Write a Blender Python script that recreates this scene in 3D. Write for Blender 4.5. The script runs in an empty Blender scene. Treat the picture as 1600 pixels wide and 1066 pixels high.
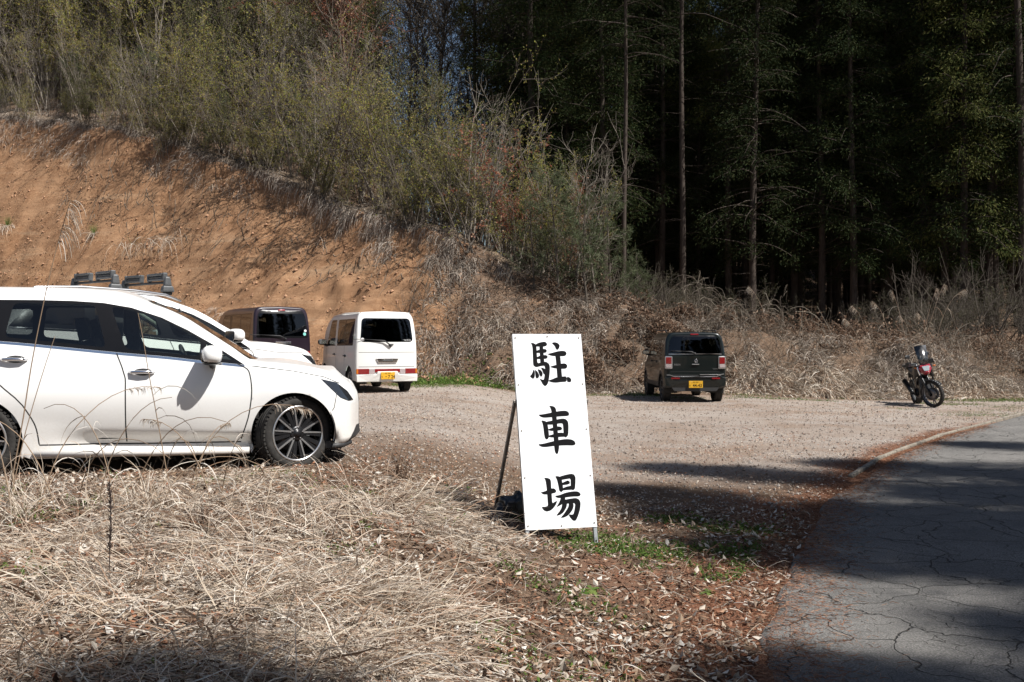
import bpy, bmesh, math, random
import numpy as np
from mathutils import Vector, Matrix
from mathutils.geometry import delaunay_2d_cdt
R = math.radians
random.seed(7)
rng = np.random.default_rng(11)
scene = bpy.context.scene
COL = scene.collection
# ---------------------------------------------------------------- camera
cam_d = bpy.data.cameras.new('camera'); cam = bpy.data.objects.new('camera', cam_d); COL.objects.link(cam)
cam.location = (0, 0, 1.6); cam.rotation_euler = (R(90 - 0.3), 0, 0)
cam_d.lens = 35; cam_d.sensor_width = 36; cam_d.clip_start = 0.05; cam_d.clip_end = 2000
scene.camera = cam
# ---------------------------------------------------------------- light
SUN_EL, SUN_AZ = 54.0, 120.0          # azimuth clockwise from +Y
world = bpy.data.worlds.new('World'); scene.world = world; world.use_nodes = True
wn = world.node_tree.nodes; wl = world.node_tree.links
bg = wn['Background']; sky = wn.new('ShaderNodeTexSky'); sky.sky_type = 'NISHITA'; sky.sun_disc = False
sky.sun_elevation = R(SUN_EL); sky.sun_rotation = R(SUN_AZ); sky.air_density = 1.0; sky.dust_density = 1.2
wl.new(sky.outputs[0], bg.inputs[0]); bg.inputs[1].default_value = 0.05
sd = bpy.data.lights.new('sun', 'SUN'); sd.energy = 5.0; sd.angle = R(0.53); sd.color = (1.0, 0.965, 0.915)
sun = bpy.data.objects.new('sun', sd); COL.objects.link(sun)
tosun = Vector((math.sin(R(SUN_AZ)) * math.cos(R(SUN_EL)), math.cos(R(SUN_AZ)) * math.cos(R(SUN_EL)), math.sin(R(SUN_EL))))
sun.rotation_euler = tosun.to_track_quat('Z', 'Y').to_euler(); sun.location = tosun * 50
scene.view_settings.view_transform = 'Standard'; scene.view_settings.look = 'None'
scene.view_settings.exposure = 0.70; scene.view_settings.gamma = 1.0; scene.view_settings.use_curve_mapping = False
try: scene.cycles.max_bounces = 8; scene.cycles.transparent_max_bounces = 16; scene.cycles.transmission_bounces = 4
except Exception: pass

# ---------------------------------------------------------------- node helpers
class NT:
    def __init__(s, name):
        s.m = bpy.data.materials.new(name); s.m.use_nodes = True; s.t = s.m.node_tree; s.n = s.t.nodes; s.l = s.t.links
        s.n.clear(); s.out = s.n.new('ShaderNodeOutputMaterial')
    def new(s, typ, ins={}, **kw):
        n = s.n.new(typ)
        for k, v in kw.items(): setattr(n, k, v)
        for k, v in ins.items(): s.put(n, k, v)
        return n
    def put(s, n, k, v):
        i = n.inputs[k]
        if isinstance(v, bpy.types.NodeSocket): s.l.new(v, i)
        else:
            if hasattr(i.default_value, '__len__') and len(i.default_value) == 4 and len(v) == 3: v = (*v, 1)
            i.default_value = v
    def coord(s, kind='Object'): return s.new('ShaderNodeTexCoord').outputs[kind]
    def noise(s, scale, detail=4, rough=.55, vec=None, dist=0):
        n = s.new('ShaderNodeTexNoise', {'Scale': scale, 'Detail': detail, 'Roughness': rough, 'Distortion': dist})
        if vec is not None: s.put(n, 'Vector', vec)
        return n.outputs[0]
    def ramp(s, fac, stops, interp='LINEAR'):
        n = s.new('ShaderNodeValToRGB'); n.color_ramp.interpolation = interp
        e = n.color_ramp.elements
        while len(e) < len(stops): e.new(.5)
        for i, (p, c) in enumerate(stops):
            e[i].position = p; e[i].color = (*c, 1) if hasattr(c, '__len__') else (c, c, c, 1)
        s.put(n, 0, fac); return n.outputs[0]
    def mix(s, f, a, b, mode='MIX'):
        n = s.new('ShaderNodeMix', data_type='RGBA', blend_type=mode)
        s.put(n, 0, f); s.put(n, 6, a); s.put(n, 7, b); return n.outputs[2]
    def math(s, op, a, b=0.0, c=0.0):
        n = s.new('ShaderNodeMath', operation=op); s.put(n, 0, a); s.put(n, 1, b)
        if op in ('MULTIPLY_ADD',): s.put(n, 2, c)
        return n.outputs[0]
    def bump(s, h, strength=.5, dist=.02):
        return s.new('ShaderNodeBump', {'Height': h, 'Strength': strength, 'Distance': dist}).outputs[0]
    def finish(s, shader): s.l.new(shader, s.out.inputs[0]); return s.m
    def pbsdf(s, **kw):
        mp = {'base': 'Base Color', 'rough': 'Roughness', 'metal': 'Metallic', 'normal': 'Normal', 'coat': 'Coat Weight', 'coatr': 'Coat Roughness', 'spec': 'Specular IOR Level'}
        return s.new('ShaderNodeBsdfPrincipled', {mp[k]: v for k, v in kw.items()}).outputs[0]
def simple(name, col, rough=.5, metal=0, coat=0, spec=.5, var=.12, vscale=8, bump=0):
    t = NT(name); co = t.coord()
    n = t.noise(vscale, 5, .6, co)
    dark = tuple(c * (1 - var) for c in col); lite = tuple(min(1, c * (1 + var)) for c in col)
    c = t.ramp(n, [(.3, dark), (.7, lite)])
    kw = dict(base=c, rough=rough, metal=metal, coat=coat, spec=spec)
    if coat: kw['coatr'] = .04
    if bump: kw['normal'] = t.bump(n, bump, .01)
    return t.finish(t.pbsdf(**kw))
def paint(name, col, dust=.25, rough=.35, metal=0.0, dustcol=(.36, .30, .23)):
    t = NT(name); co = t.coord()
    sep = t.new('ShaderNodeSeparateXYZ', {0: co})
    h = t.new('ShaderNodeMapRange', {0: sep.outputs[2], 1: .15, 2: .75, 3: 1.0, 4: 0.0}).outputs[0]
    n = t.noise(5, 6, .65, co); n2 = t.noise(60, 3, .6, co)
    d = t.math('MULTIPLY', t.math('MULTIPLY', h, t.math('ADD', n, n2)), dust)
    c = t.mix(d, (*col, 1), (*dustcol, 1))
    sh = t.pbsdf(base=c, rough=t.math('ADD', d, rough), metal=metal, coat=.55, coatr=.03, spec=.3)
    back = t.pbsdf(base=(.03, .03, .032), rough=.8)
    mx = t.new('ShaderNodeMixShader', {0: t.new('ShaderNodeNewGeometry').outputs['Backfacing'], 1: sh, 2: back})
    return t.finish(mx.outputs[0])
def glass(name, tint, refl_rough=.01, f0=1.45):
    t = NT(name)
    tr = t.new('ShaderNodeBsdfTransparent', {0: tint}).outputs[0]
    gl = t.new('ShaderNodeBsdfGlossy', {0: (1, 1, 1), 'Roughness': refl_rough}).outputs[0]
    fr = t.new('ShaderNodeFresnel', {0: f0}).outputs[0]
    fr = t.math('MULTIPLY_ADD', fr, 1.0, .02)
    return t.finish(t.new('ShaderNodeMixShader', {0: fr, 1: tr, 2: gl}).outputs[0])
def leafmat(name, cols, trans=.35, rough=.6, spec=.25, objvar=.25):
    """colour differs from leaf to leaf (random per island) and from plant to plant"""
    t = NT(name); g = t.new('ShaderNodeNewGeometry')
    r = g.outputs['Random Per Island']
    n = len(cols); c = t.ramp(r, [((i + .5) / n, cc) for i, cc in enumerate(cols)])
    oi = t.new('ShaderNodeObjectInfo').outputs['Random']
    c = t.mix(1.0, c, t.ramp(oi, [(0, 1 - objvar), (1, 1)]), 'MULTIPLY')
    a = t.pbsdf(base=c, rough=rough, spec=spec)
    b = t.new('ShaderNodeBsdfTranslucent', {0: c}).outputs[0]
    return t.finish(t.new('ShaderNodeMixShader', {0: trans, 1: a, 2: b}).outputs[0])

# ---------------------------------------------------------------- mesh helpers
def np_mesh(name, V, quads=None, tris=None, mats=(), midx=None, smooth=True):
    V = np.asarray(V, dtype=np.float32); me = bpy.data.meshes.new(name)
    q = np.zeros((0, 4), int) if quads is None else np.asarray(quads, int).reshape(-1, 4)
    t = np.zeros((0, 3), int) if tris is None else np.asarray(tris, int).reshape(-1, 3)
    nf = len(q) + len(t)
    me.vertices.add(len(V)); me.vertices.foreach_set('co', V.ravel())
    me.loops.add(q.size + t.size); me.polygons.add(nf)
    me.loops.foreach_set('vertex_index', np.concatenate([q.ravel(), t.ravel()]).astype(np.int32))
    st = np.concatenate([np.arange(len(q)) * 4, q.size + np.arange(len(t)) * 3]).astype(np.int32)
    me.polygons.foreach_set('loop_start', st)
    me.polygons.foreach_set('use_smooth', np.full(nf, smooth))
    for m in mats: me.materials.append(m)
    if midx is not None: me.polygons.foreach_set('material_index', np.asarray(midx, np.int32))
    me.update(calc_edges=True); me.validate()
    return me
def link(name, me, parent=None):
    o = bpy.data.objects.new(name, me); COL.objects.link(o)
    if parent is not None: o.parent = parent
    return o
def tag(o, label=None, cat=None, group=None, kind=None):
    if label: o['label'] = label
    if cat: o['category'] = cat
    if group: o['group'] = group
    if kind: o['kind'] = kind
    return o
def thing(name, label, cat, loc=(0, 0, 0), rotz=0, group=None):
    o = bpy.data.objects.new(name, None); COL.objects.link(o); o.empty_display_size = .2
    o.location = loc; o.rotation_euler = (0, 0, rotz); return tag(o, label, cat, group)
def copy_tree(src, loc, rotz=0, scale=1, label=None, parent=None):
    c = src.copy(); COL.objects.link(c)
    if parent is None:
        c.location = loc; c.rotation_euler = (0, 0, rotz)
        c.scale = (scale,) * 3 if not hasattr(scale, '__len__') else scale
        if label: c['label'] = label
    else: c.parent = parent
    for ch in list(src.children): copy_tree(ch, None, parent=c)
    return c
class MB:
    """collects shapes into one mesh object"""
    def __init__(s): s.v = []; s.f = []; s.mi = []; s.sm = []; s.mats = []
    def mat(s, m):
        if m not in s.mats: s.mats.append(m)
        return s.mats.index(m)
    def add(s, vs, fs, m, smooth=False, mtx=None):
        b = len(s.v)
        s.v += [tuple(mtx @ Vector(p)) if mtx else tuple(p) for p in vs]
        k = s.mat(m)
        for f in fs: s.f.append([b + i for i in f]); s.mi.append(k); s.sm.append(smooth)
        return s
    def box(s, c, d, m, rot=None, taper=1.0):
        x, y, z = d[0] / 2, d[1] / 2, d[2] / 2
        vs = [(-x, -y, -z), (x, -y, -z), (x, y, -z), (-x, y, -z), (-x * taper, -y * taper, z), (x * taper, -y * taper, z), (x * taper, y * taper, z), (-x * taper, y * taper, z)]
        M = Matrix.Translation(c)
        if rot: M = M @ Matrix.Rotation(rot[2], 4, 'Z') @ Matrix.Rotation(rot[1], 4, 'Y') @ Matrix.Rotation(rot[0], 4, 'X')
        return s.add(vs, [(0, 3, 2, 1), (4, 5, 6, 7), (0, 1, 5, 4), (1, 2, 6, 5), (2, 3, 7, 6), (3, 0, 4, 7)], m, False, M)
    def tube(s, pts, r, m, n=10, caps=True, smooth=True):
        pts = [Vector(p) for p in pts]; rr = r if hasattr(r, '__len__') else [r] * len(pts)
        vs = []; up = None
        for i, p in enumerate(pts):
            d = (pts[min(i + 1, len(pts) - 1)] - pts[max(i - 1, 0)]).normalized()
            if up is None: up = Vector((0, 0, 1)) if abs(d.z) < .9 else Vector((1, 0, 0))
            a = d.cross(up).normalized(); b = a.cross(d); up = b
            for k in range(n):
                t = 2 * math.pi * k / n; vs.append(p + rr[i] * (a * math.cos(t) + b * math.sin(t)))
        fs = [(i * n + k, i * n + (k + 1) % n, (i + 1) * n + (k + 1) % n, (i + 1) * n + k) for i in range(len(pts) - 1) for k in range(n)]
        if caps: fs += [tuple(range(n))[::-1], tuple((len(pts) - 1) * n + k for k in range(n))]
        return s.add(vs, fs, m, smooth)
    def lathe(s, prof, m, axis='Y', n=40, c=(0, 0, 0), smooth=True, mtx=None):
        """prof: (radius, offset along axis)"""
        vs = []
        for r, a in prof:
            for k in range(n):
                t = 2 * math.pi * k / n; u, w = r * math.cos(t), r * math.sin(t)
                p = {'Y': (u, a, w), 'Z': (u, w, a), 'X': (a, u, w)}[axis]
                vs.append((p[0] + c[0], p[1] + c[1], p[2] + c[2]))
        fs = [(i * n + k, i * n + (k + 1) % n, (i + 1) * n + (k + 1) % n, (i + 1) * n + k) for i in range(len(prof) - 1) for k in range(n)]
        return s.add(vs, fs, m, smooth, mtx)
    def prism(s, poly, fn, m, t0, t1, smooth=False):
        """poly 2D list, fn(a,b,t)->xyz"""
        n = len(poly); vs = [fn(a, b, t0) for a, b in poly] + [fn(a, b, t1) for a, b in poly]
        fs = [tuple(range(n))[::-1], tuple(range(n, 2 * n))] + [(i, (i + 1) % n, n + (i + 1) % n, n + i) for i in range(n)]
        return s.add(vs, fs, m, smooth)
    def ell(s, c, d, m, nu=16, nv=10, mtx=None, pw=1.0):
        vs = []; f = lambda q: math.copysign(abs(q) ** pw, q)
        for j in range(nv + 1):
            ph = math.pi * j / nv - math.pi / 2
            for i in range(nu):
                t = 2 * math.pi * i / nu
                vs.append((c[0] + d[0] * f(math.cos(ph)) * f(math.cos(t)), c[1] + d[1] * f(math.cos(ph)) * f(math.sin(t)), c[2] + d[2] * f(math.sin(ph))))
        fs = [(j * nu + i, j * nu + (i + 1) % nu, (j + 1) * nu + (i + 1) % nu, (j + 1) * nu + i) for j in range(nv) for i in range(nu)]
        return s.add(vs, fs, m, True, mtx)
    def build(s, name, parent=None, bevel=0, fixn=True, sub=0):
        me = bpy.data.meshes.new(name); me.from_pydata(s.v, [], s.f)
        for m in s.mats: me.materials.append(m)
        me.polygons.foreach_set('material_index', s.mi); me.polygons.foreach_set('use_smooth', s.sm)
        if fixn:
            bm = bmesh.new(); bm.from_mesh(me); bmesh.ops.recalc_face_normals(bm, faces=bm.faces); bm.to_mesh(me); bm.free()
        o = link(name, me, parent)
        if sub: mo = o.modifiers.new('sub', 'SUBSURF'); mo.levels = mo.render_levels = sub
        if bevel:
            mo = o.modifiers.new('bevel', 'BEVEL'); mo.width = bevel; mo.segments = 2; mo.limit_method = 'ANGLE'; mo.angle_limit = R(40)
        return o
def smoothstep(t): t = np.clip(t, 0, 1); return t * t * (3 - 2 * t)
def _hash(ix, iy, seed):
    h = (ix.astype(np.int64) * 374761393 + iy.astype(np.int64) * 668265263 + seed * 1442695041) & 0x7fffffff
    h = ((h ^ (h >> 13)) * 1274126177) & 0x7fffffff
    return ((h ^ (h >> 16)) & 0xffff) / 65535.0
def vnoise(x, y, seed=0):
    ix, iy = np.floor(x), np.floor(y); fx, fy = x - ix, y - iy
    fx = fx * fx * (3 - 2 * fx); fy = fy * fy * (3 - 2 * fy)
    a, b = _hash(ix, iy, seed), _hash(ix + 1, iy, seed); c, d = _hash(ix, iy + 1, seed), _hash(ix + 1, iy + 1, seed)
    return (a * (1 - fx) + b * fx) * (1 - fy) + (c * (1 - fx) + d * fx) * fy
def fbm(x, y, seed=0, oct=4):
    s = 0; a = .5; t = 0
    for o in range(oct): s = s + a * vnoise(x * 2 ** o, y * 2 ** o, seed + o); t += a; a *= .5
    return s / t - .5

# ---------------------------------------------------------------- terrain
FX = 1556.0
_ed = np.array([(-30, -2.2), (0, .2), (3, .8), (4.9, 1.2), (6.6, 1.83), (9.4, 2.96), (13.1, 5.05), (16, 7.1), (20.7, 10.9), (26, 16.5), (34, 27), (45, 45), (60, 75)])
def road_edge(y): return np.interp(y, _ed[:, 0], _ed[:, 1])
_cr = np.array([(-60, 13.0, 56), (-30, 12.7, 52), (-23.9, 12.3, 49), (-15.6, 10.4, 44), (-7.9, 7.4, 38.5), (-5.6, 6.1, 36.5), (-1.5, 4.45, 33.4), (1.3, 3.25, 32.2), (4.1, 2.25, 31.6), (7.6, 1.4, 31), (10.8, 1.15, 30.8), (15.4, 1.2, 31), (22, 1.8, 32), (60, 3, 34)])
_bs = np.array([(-60, 46), (-24, 41), (-15.6, 36.5), (-8, 31.6), (-5, 29.3), (-2.5, 28.2), (0, 27.8), (5, 27.4), (12, 27.4), (20, 28.4), (60, 32)])
def lot_z(x, y):
    f = .42 * smoothstep((.9 - x) / 2.4) * (1 - .38 * smoothstep((y - 11) / 9)) + .08 * np.clip(-4 - x, 0, 8) * smoothstep((y - 14) / 8)
    f = f - .16 * smoothstep((x - 5) / 5) * smoothstep((y - 17) / 6)
    return f + .02
def terrain(x, y, detail=True):
    x = np.asarray(x, float); y = np.asarray(y, float)
    b = np.interp(x, _bs[:, 0], _bs[:, 1]); cz = np.interp(x, _cr[:, 0], _cr[:, 1]); cy = np.interp(x, _cr[:, 0], _cr[:, 2])
    if detail:
        b = b + 1.0 * fbm(x * .35, y * 0 + 3, 5, 1); cy = cy + .9 * fbm(x * .4, y * 0 + 1, 8, 1); cz = cz + .8 * fbm(x * .4, y * 0 + 9, 21, 2)
    z0 = lot_z(x, np.minimum(y, b))
    t = np.clip((y - b) / (cy - b), 0, 1)
    bank = z0 + (cz - z0) * t ** 1.18
    ang = x / np.maximum(y, 1)
    slope = .46 * smoothstep((-.075 - ang) / .11) + .035
    z = bank + slope * np.maximum(y - cy, 0) + np.maximum(y - 75, 0) * .22 * smoothstep((ang + .02) / .1)
    z = np.where(y > 130, z, z)
    if detail:
        m = smoothstep((y - b + .5) / 1.5)
        face = np.sin(np.pi * np.clip(t, 0, 1)) ** .6
        z = z + m * (.9 * fbm(x * .4, y * .4, 2) + .16 * fbm(x * 1.3, y * 1.3, 7) + .035 * fbm(x * 5, y * 5, 4) + .17 * fbm((x + y * .25) * 2.3, y * .35, 14, 3)) * (.35 + face)
        lip = np.exp(-((t - .93) / .05) ** 2) * smoothstep((2 - x) / 4) * .35
        z = z + lip * (t < 1)
        hol = fbm(x * .55 + 5, y * .9, 31); z = z - m * face * np.clip(hol - .12, 0, 1) * 3.2; hol = fbm(x * 1.5 + 5, y * 2.0, 33); z = z - m * face * np.clip(hol - .2, 0, 1) * 1.6
        z = z + (1 - m) * (.03 * fbm(x * .7, y * .7, 1) + .018 * fbm(x * 3, y * 3, 9))
        near = smoothstep((8.2 - y) / 1.5) * smoothstep((road_edge(y) - .3 - x) / 1.0)
        z = z + near * (.12 * fbm(x * 1.1, y * 1.1, 12) + .04)
    # road bed
    e = road_edge(y); k = smoothstep((x - e + .5) / .9) * smoothstep((45 - y) / 8)
    k2 = smoothstep((x - e - 7.2) / 2.5)
    z = z * (1 - k) + k * (-.035) + k * k2 * .5
    return z
def hit(px, py, d0=26):
    d = d0
    while d < 90:
        x = (px - 800) / FX * d
        if 1.6 - (py - 525) / FX * d <= gz(x, d): return x, d
        d += .1
    return x, d
def crest(px, off=0.0):
    d = 34.0
    for _ in range(30): d = float(np.interp((px - 800) / FX * d, _cr[:, 0], _cr[:, 2])) + off
    return (px - 800) / FX * d, d
def gz(x, y): return float(terrain(np.array([x]), np.array([y]))[0])
def to_world(px, py, d):
    """pixel of the 1600x1066 frame and depth -> point"""
    return Vector(((px - 800) / FX * d, d, 1.6 - (py - 525) / FX * d))
# ---------------------------------------------------------------- ground materials and ground
def ground_material():
    t = NT('ground_material'); co = t.coord('Object')
    z = t.new('ShaderNodeSeparateColor', {0: t.new('ShaderNodeVertexColor', layer_name='zones').outputs[0]})
    soilw, needw, gravw = z.outputs[0], z.outputs[1], z.outputs[2]
    n1 = t.noise(.9, 6, .6, co); n2 = t.noise(7, 6, .7, co); n3 = t.noise(55, 4, .7, co); n4 = t.noise(220, 2, .5, co)
    # litter (dead grass, leaves)
    lit = t.ramp(n2, [(.3, (.085, .055, .038)), (.5, (.17, .115, .08)), (.7, (.28, .21, .155))])
    lit = t.mix(t.ramp(n3, [(.35, 0.0), (.65, .75)]), lit, (.17, .11, .07, 1))
    # gravel lot
    vor = t.new('ShaderNodeTexVoronoi', {'Vector': co, 'Scale': 38.0}); gcol = t.new('ShaderNodeSeparateColor', {0: vor.outputs['Color']}).outputs[0]
    gr = t.ramp(gcol, [(.1, (.29, .24, .205)), (.5, (.38, .325, .28)), (.9, (.48, .43, .385))])
    gr = t.mix(t.ramp(n1, [(.4, 0.0), (.58, .8)]), gr, (.30, .22, .165, 1)); gr = t.mix(t.ramp(t.noise(.28, 5, .6, co), [(.42, 0.0), (.6, .65)]), gr, (.46, .41, .365, 1))
    gr = t.mix(t.ramp(n3, [(.5, 0.0), (.72, .6)]), gr, (.27, .17, .12, 1))
    # soil face
    so = t.ramp(n2, [(.28, (.18, .09, .045)), (.52, (.31, .172, .092)), (.75, (.44, .28, .165))])
    so = t.mix(t.ramp(n1, [(.4, 0.0), (.62, .75)]), so, (.38, .23, .132, 1))
    so = t.mix(t.ramp(n3, [(.55, 0.0), (.75, .5)]), so, (.17, .08, .045, 1))
    st_ = t.noise(1.0, 4, .6, t.new('ShaderNodeMapping', {0: co, 3: (.25, .25, 3.2)}).outputs[0]); so = t.mix(t.ramp(st_, [(.45, 0.0), (.6, .55)]), so, (.21, .115, .062, 1)); so = t.mix(t.ramp(st_, [(.3, .5), (.42, 0.0)]), so, (.42, .29, .185, 1))
    ne = t.ramp(n3, [(.3, (.16, .07, .04)), (.55, (.27, .13, .08)), (.75, (.4, .25, .17))])
    c = t.mix(gravw, lit, gr); c = t.mix(needw, c, ne); c = t.mix(soilw, c, so)
    h = t.math('ADD', t.math('MULTIPLY', n2, .6), t.math('MULTIPLY', n3, .5)); h = t.math('ADD', h, t.math('MULTIPLY', n4, .15))
    h = t.math('ADD', h, t.math('MULTIPLY', t.math('MULTIPLY', vor.outputs['Distance'], gravw), -.5))
    return t.finish(t.pbsdf(base=c, rough=.95, spec=.15, normal=t.bump(h, .9, .06)))
M = {}
M['ground'] = ground_material()
def axis(segs):
    out = []
    for a, b, s in segs: out += list(np.arange(a, b, s))
    return np.array(out + [segs[-1][1]])
gx = axis([(-160, -60, 10), (-60, -30, 1.5), (-30, -24, .3), (-24, -8, .15), (-8, 5, .1), (5, 17, .14), (17, 30, .5), (30, 60, 2), (60, 160, 10)])
gy = axis([(-60, -10, 5), (-10, 2.5, .5), (2.5, 9.5, .08), (9.5, 26, .16), (26, 52, .12), (52, 60, .4), (60, 80, 1.2), (80, 260, 8)])
GX, GY = np.meshgrid(gx, gy); GZ = terrain(GX, GY)
nx, ny = len(gx), len(gy); idx = np.arange(nx * ny).reshape(ny, nx)
Q = np.stack([idx[:-1, :-1], idx[:-1, 1:], idx[1:, 1:], idx[1:, :-1]], -1).reshape(-1, 4)
gm = np_mesh('ground', np.stack([GX, GY, GZ], -1).reshape(-1, 3), Q, mats=[M['ground']])
def zone_soil(x, y):
    b = np.interp(x, _bs[:, 0], _bs[:, 1]); cy = np.interp(x, _cr[:, 0], _cr[:, 2]); t = (y - b) / (cy - b)
    n = fbm(x * .5, y * .5, 40) * 1.2 + fbm(x * 2, y * 2, 41) * .5
    s = smoothstep((t + .02) / .15) * smoothstep((1.03 - t) / .05) * smoothstep((-1.2 - x + n * 2.0 - (.5 - t) * 1.5) / 1.5)
    s2 = smoothstep((fbm(x * .7, y * .7, 44) - .1) / .1) * smoothstep(t / .4) * smoothstep((1 - t) / .1) * smoothstep((6 - x) / 3)
    return np.maximum(s, s2 * .8)
def zone_gravel(x, y):
    e = road_edge(y); n = fbm(x * .6, y * .6, 50) * 2.5
    return smoothstep((y - 9.6 - np.where(x > .6, 0, .2) + n) / 2.5) * smoothstep((27.2 - y + n * .3) / 1.3) * smoothstep((e - x + .2) / .6)
def zone_needles(x, y):
    e = road_edge(y); d = np.abs(x - e + .15); n = fbm(x * 1.3, y * 1.3, 60)
    return smoothstep((.55 + n * .7 - d) / .4) * smoothstep((22 - y) / 6) * .95 + .5 * smoothstep((n - .1) / .1) * smoothstep((12 - y) / 3) * (x > -.5)
S_, N_, G_ = zone_soil(GX, GY), np.clip(zone_needles(GX, GY), 0, 1), zone_gravel(GX, GY)
ca = gm.color_attributes.new('zones', 'FLOAT_COLOR', 'POINT')
ca.data.foreach_set('color', np.stack([S_, N_, G_, np.ones_like(S_)], -1).reshape(-1).astype(np.float32))
tag(link('ground', gm), kind='structure')
# ---- road
def asphalt():
    t = NT('asphalt_material'); co = t.coord('Object')
    w = t.new('ShaderNodeTexNoise', {'Vector': co, 'Scale': 1.6, 'Detail': 5.0})
    v = t.new('ShaderNodeVectorMath', operation='MULTIPLY_ADD'); t.put(v, 0, w.outputs['Color']); t.put(v, 1, (.9, .9, 0)); t.put(v, 2, co)
    vo = t.new('ShaderNodeTexVoronoi', {'Vector': v.outputs[0], 'Scale': 1.5}, feature='DISTANCE_TO_EDGE')
    vo2 = t.new('ShaderNodeTexVoronoi', {'Vector': v.outputs[0], 'Scale': 4.2}, feature='DISTANCE_TO_EDGE')
    cr = t.ramp(vo.outputs[0], [(0, .9), (.005, .6), (.012, 0.0)])
    cr2 = t.math('MULTIPLY', t.ramp(vo2.outputs[0], [(0, .8), (.008, 0.0)]), t.ramp(t.noise(.5, 3, .5, co), [(.42, 0.0), (.55, .9)]))
    crk = t.math('MAXIMUM', cr, cr2)
    n = t.noise(95, 4, .8, co); n2 = t.noise(1.2, 6, .6, co); n3 = t.noise(22, 4, .6, co)
    c = t.ramp(n, [(.33, (.06, .057, .053)), (.5, (.15, .143, .134)), (.66, (.33, .315, .295))])
    c = t.mix(t.ramp(n2, [(.35, 0.0), (.65, .6)]), c, (.085, .083, .08, 1))
    c = t.mix(t.ramp(n3, [(.6, 0.0), (.74, .45)]), c, (.24, .2, .17, 1))
    c = t.mix(crk, c, (.03, .028, .025, 1))
    h = t.math('SUBTRACT', t.math('MULTIPLY', n, .35), crk)
    return t.finish(t.pbsdf(base=c, rough=.9, spec=.25, normal=t.bump(h, 1.0, .015)))
M['asphalt'] = asphalt()
ys = np.concatenate([np.arange(-25, 2, 1.0), np.arange(2, 30, .12), np.arange(30, 46, .5)])
us = np.concatenate([[0, .05, .1, .2, .4], np.arange(.8, 6.8, .4), [6.8, 7.2]])
RX = road_edge(ys)[:, None] + us[None, :]
wob = .09 * fbm(ys * 1.7, ys * 0, 70, 5) * 2 * smoothstep((11.5 - ys) / 3) * 1.6
RX = RX + (wob[:, None] + np.where(ys < 10, -.02, 0)[:, None]) * np.exp(-us / .5)[None, :]
RY = np.repeat(ys[:, None], len(us), 1)
RZ = .03 + .04 * (1 - ((us - 3.6) / 3.6) ** 2)[None, :] + 0 * RX + .012 * fbm(RX * .8, RY * .8, 71)
RZ[:, 0] -= .09
ri = np.arange(RX.size).reshape(RX.shape)
RQ = np.stack([ri[:-1, :-1], ri[:-1, 1:], ri[1:, 1:], ri[1:, :-1]], -1).reshape(-1, 4)
tag(link('road', np_mesh('road', np.stack([RX, RY, RZ], -1).reshape(-1, 3), RQ, mats=[M['asphalt']])), kind='structure')
# ---- low concrete kerb edging beside the road
M['concrete'] = simple('concrete_material', (.20, .175, .14), .9, var=.5, vscale=14, bump=.6)
mb = MB(); prev = None
yk = np.arange(11.2, 30, .6)
for i in range(len(yk) - 1):
    ya, yb = yk[i] + .006, yk[i + 1] - .006
    pa = Vector((road_edge(ya) - .17, ya, 0)); pb = Vector((road_edge(yb) - .17, yb, 0)); d = (pb - pa).normalized(); nn = Vector((-d.y, d.x, 0))
    w = .028; z0, z1 = -.1, .034 + .012 * random.random()
    vs = [pa - nn * w, pb - nn * w, pb + nn * w, pa + nn * w]
    V = [(p.x, p.y, z0) for p in vs] + [(p.x, p.y, z1) for p in vs]
    mb.add(V, [(0, 3, 2, 1), (4, 5, 6, 7), (0, 1, 5, 4), (1, 2, 6, 5), (2, 3, 7, 6), (3, 0, 4, 7)], M['concrete'])
tag(mb.build('kerb', bevel=.012), kind='structure')
# ---------------------------------------------------------------- vehicle surfaces
M['white_paint'] = paint('white_paint', (.80, .80, .79), dust=.42, rough=.28)
M['white_paint_old'] = paint('white_paint_old', (.74, .74, .72), dust=.3, rough=.35)
M['purple_paint'] = paint('purple_paint', (.018, .011, .018), dust=.06, rough=.3)
M['green_paint'] = paint('green_paint', (.004, .007, .007), dust=.0, rough=.3, dustcol=(.2, .17, .13))
M['silver_trim'] = simple('silver_trim', (.55, .55, .56), .3, .9, var=.05)
M['chrome'] = simple('chrome', (.8, .8, .82), .12, 1, var=.03)
M['black_trim'] = simple('black_trim', (.008, .008, .009), .22, spec=.25, var=.1)
M['black_plastic'] = simple('black_plastic', (.025, .025, .026), .6, var=.25, vscale=20, bump=.2)
M['grey_plastic'] = simple('grey_plastic', (.07, .073, .076), .5, var=.25, vscale=20)
M['rubber'] = simple('rubber', (.035, .033, .031), .85, var=.4, vscale=14, bump=.5, spec=.2)
M['gap'] = simple('gap_dark', (.012, .012, .012), .8, var=.05)
M['seat'] = simple('seat_fabric', (.03, .03, .032), .9, var=.3, vscale=30)
M['headliner'] = simple('headliner', (.55, .54, .5), .9, var=.08)
M['rim_bright'] = simple('rim_machined', (.62, .62, .63), .28, .85, var=.08)
M['rim_dark'] = simple('rim_dark', (.018, .018, .02), .35, .3, var=.1)
M['brake'] = simple('brake_metal', (.16, .15, .15), .45, .8, var=.25, vscale=30)
M['red_lens'] = simple('red_lens', (.20, .008, .01), .15, coat=1, var=.15, vscale=40)
M['pale_lens'] = simple('pale_lens', (.38, .32, .32), .15, coat=1, var=.2, vscale=40)
M['dark_lens'] = simple('dark_lens', (.02, .022, .026), .06, coat=1, var=.2, vscale=40)
M['orange_lens'] = simple('orange_lens', (.5, .14, .01), .2, coat=1, var=.15, vscale=40)
M['clear_lens'] = simple('clear_lens', (.5, .52, .55), .1, .3, coat=1, var=.3, vscale=50)
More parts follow.
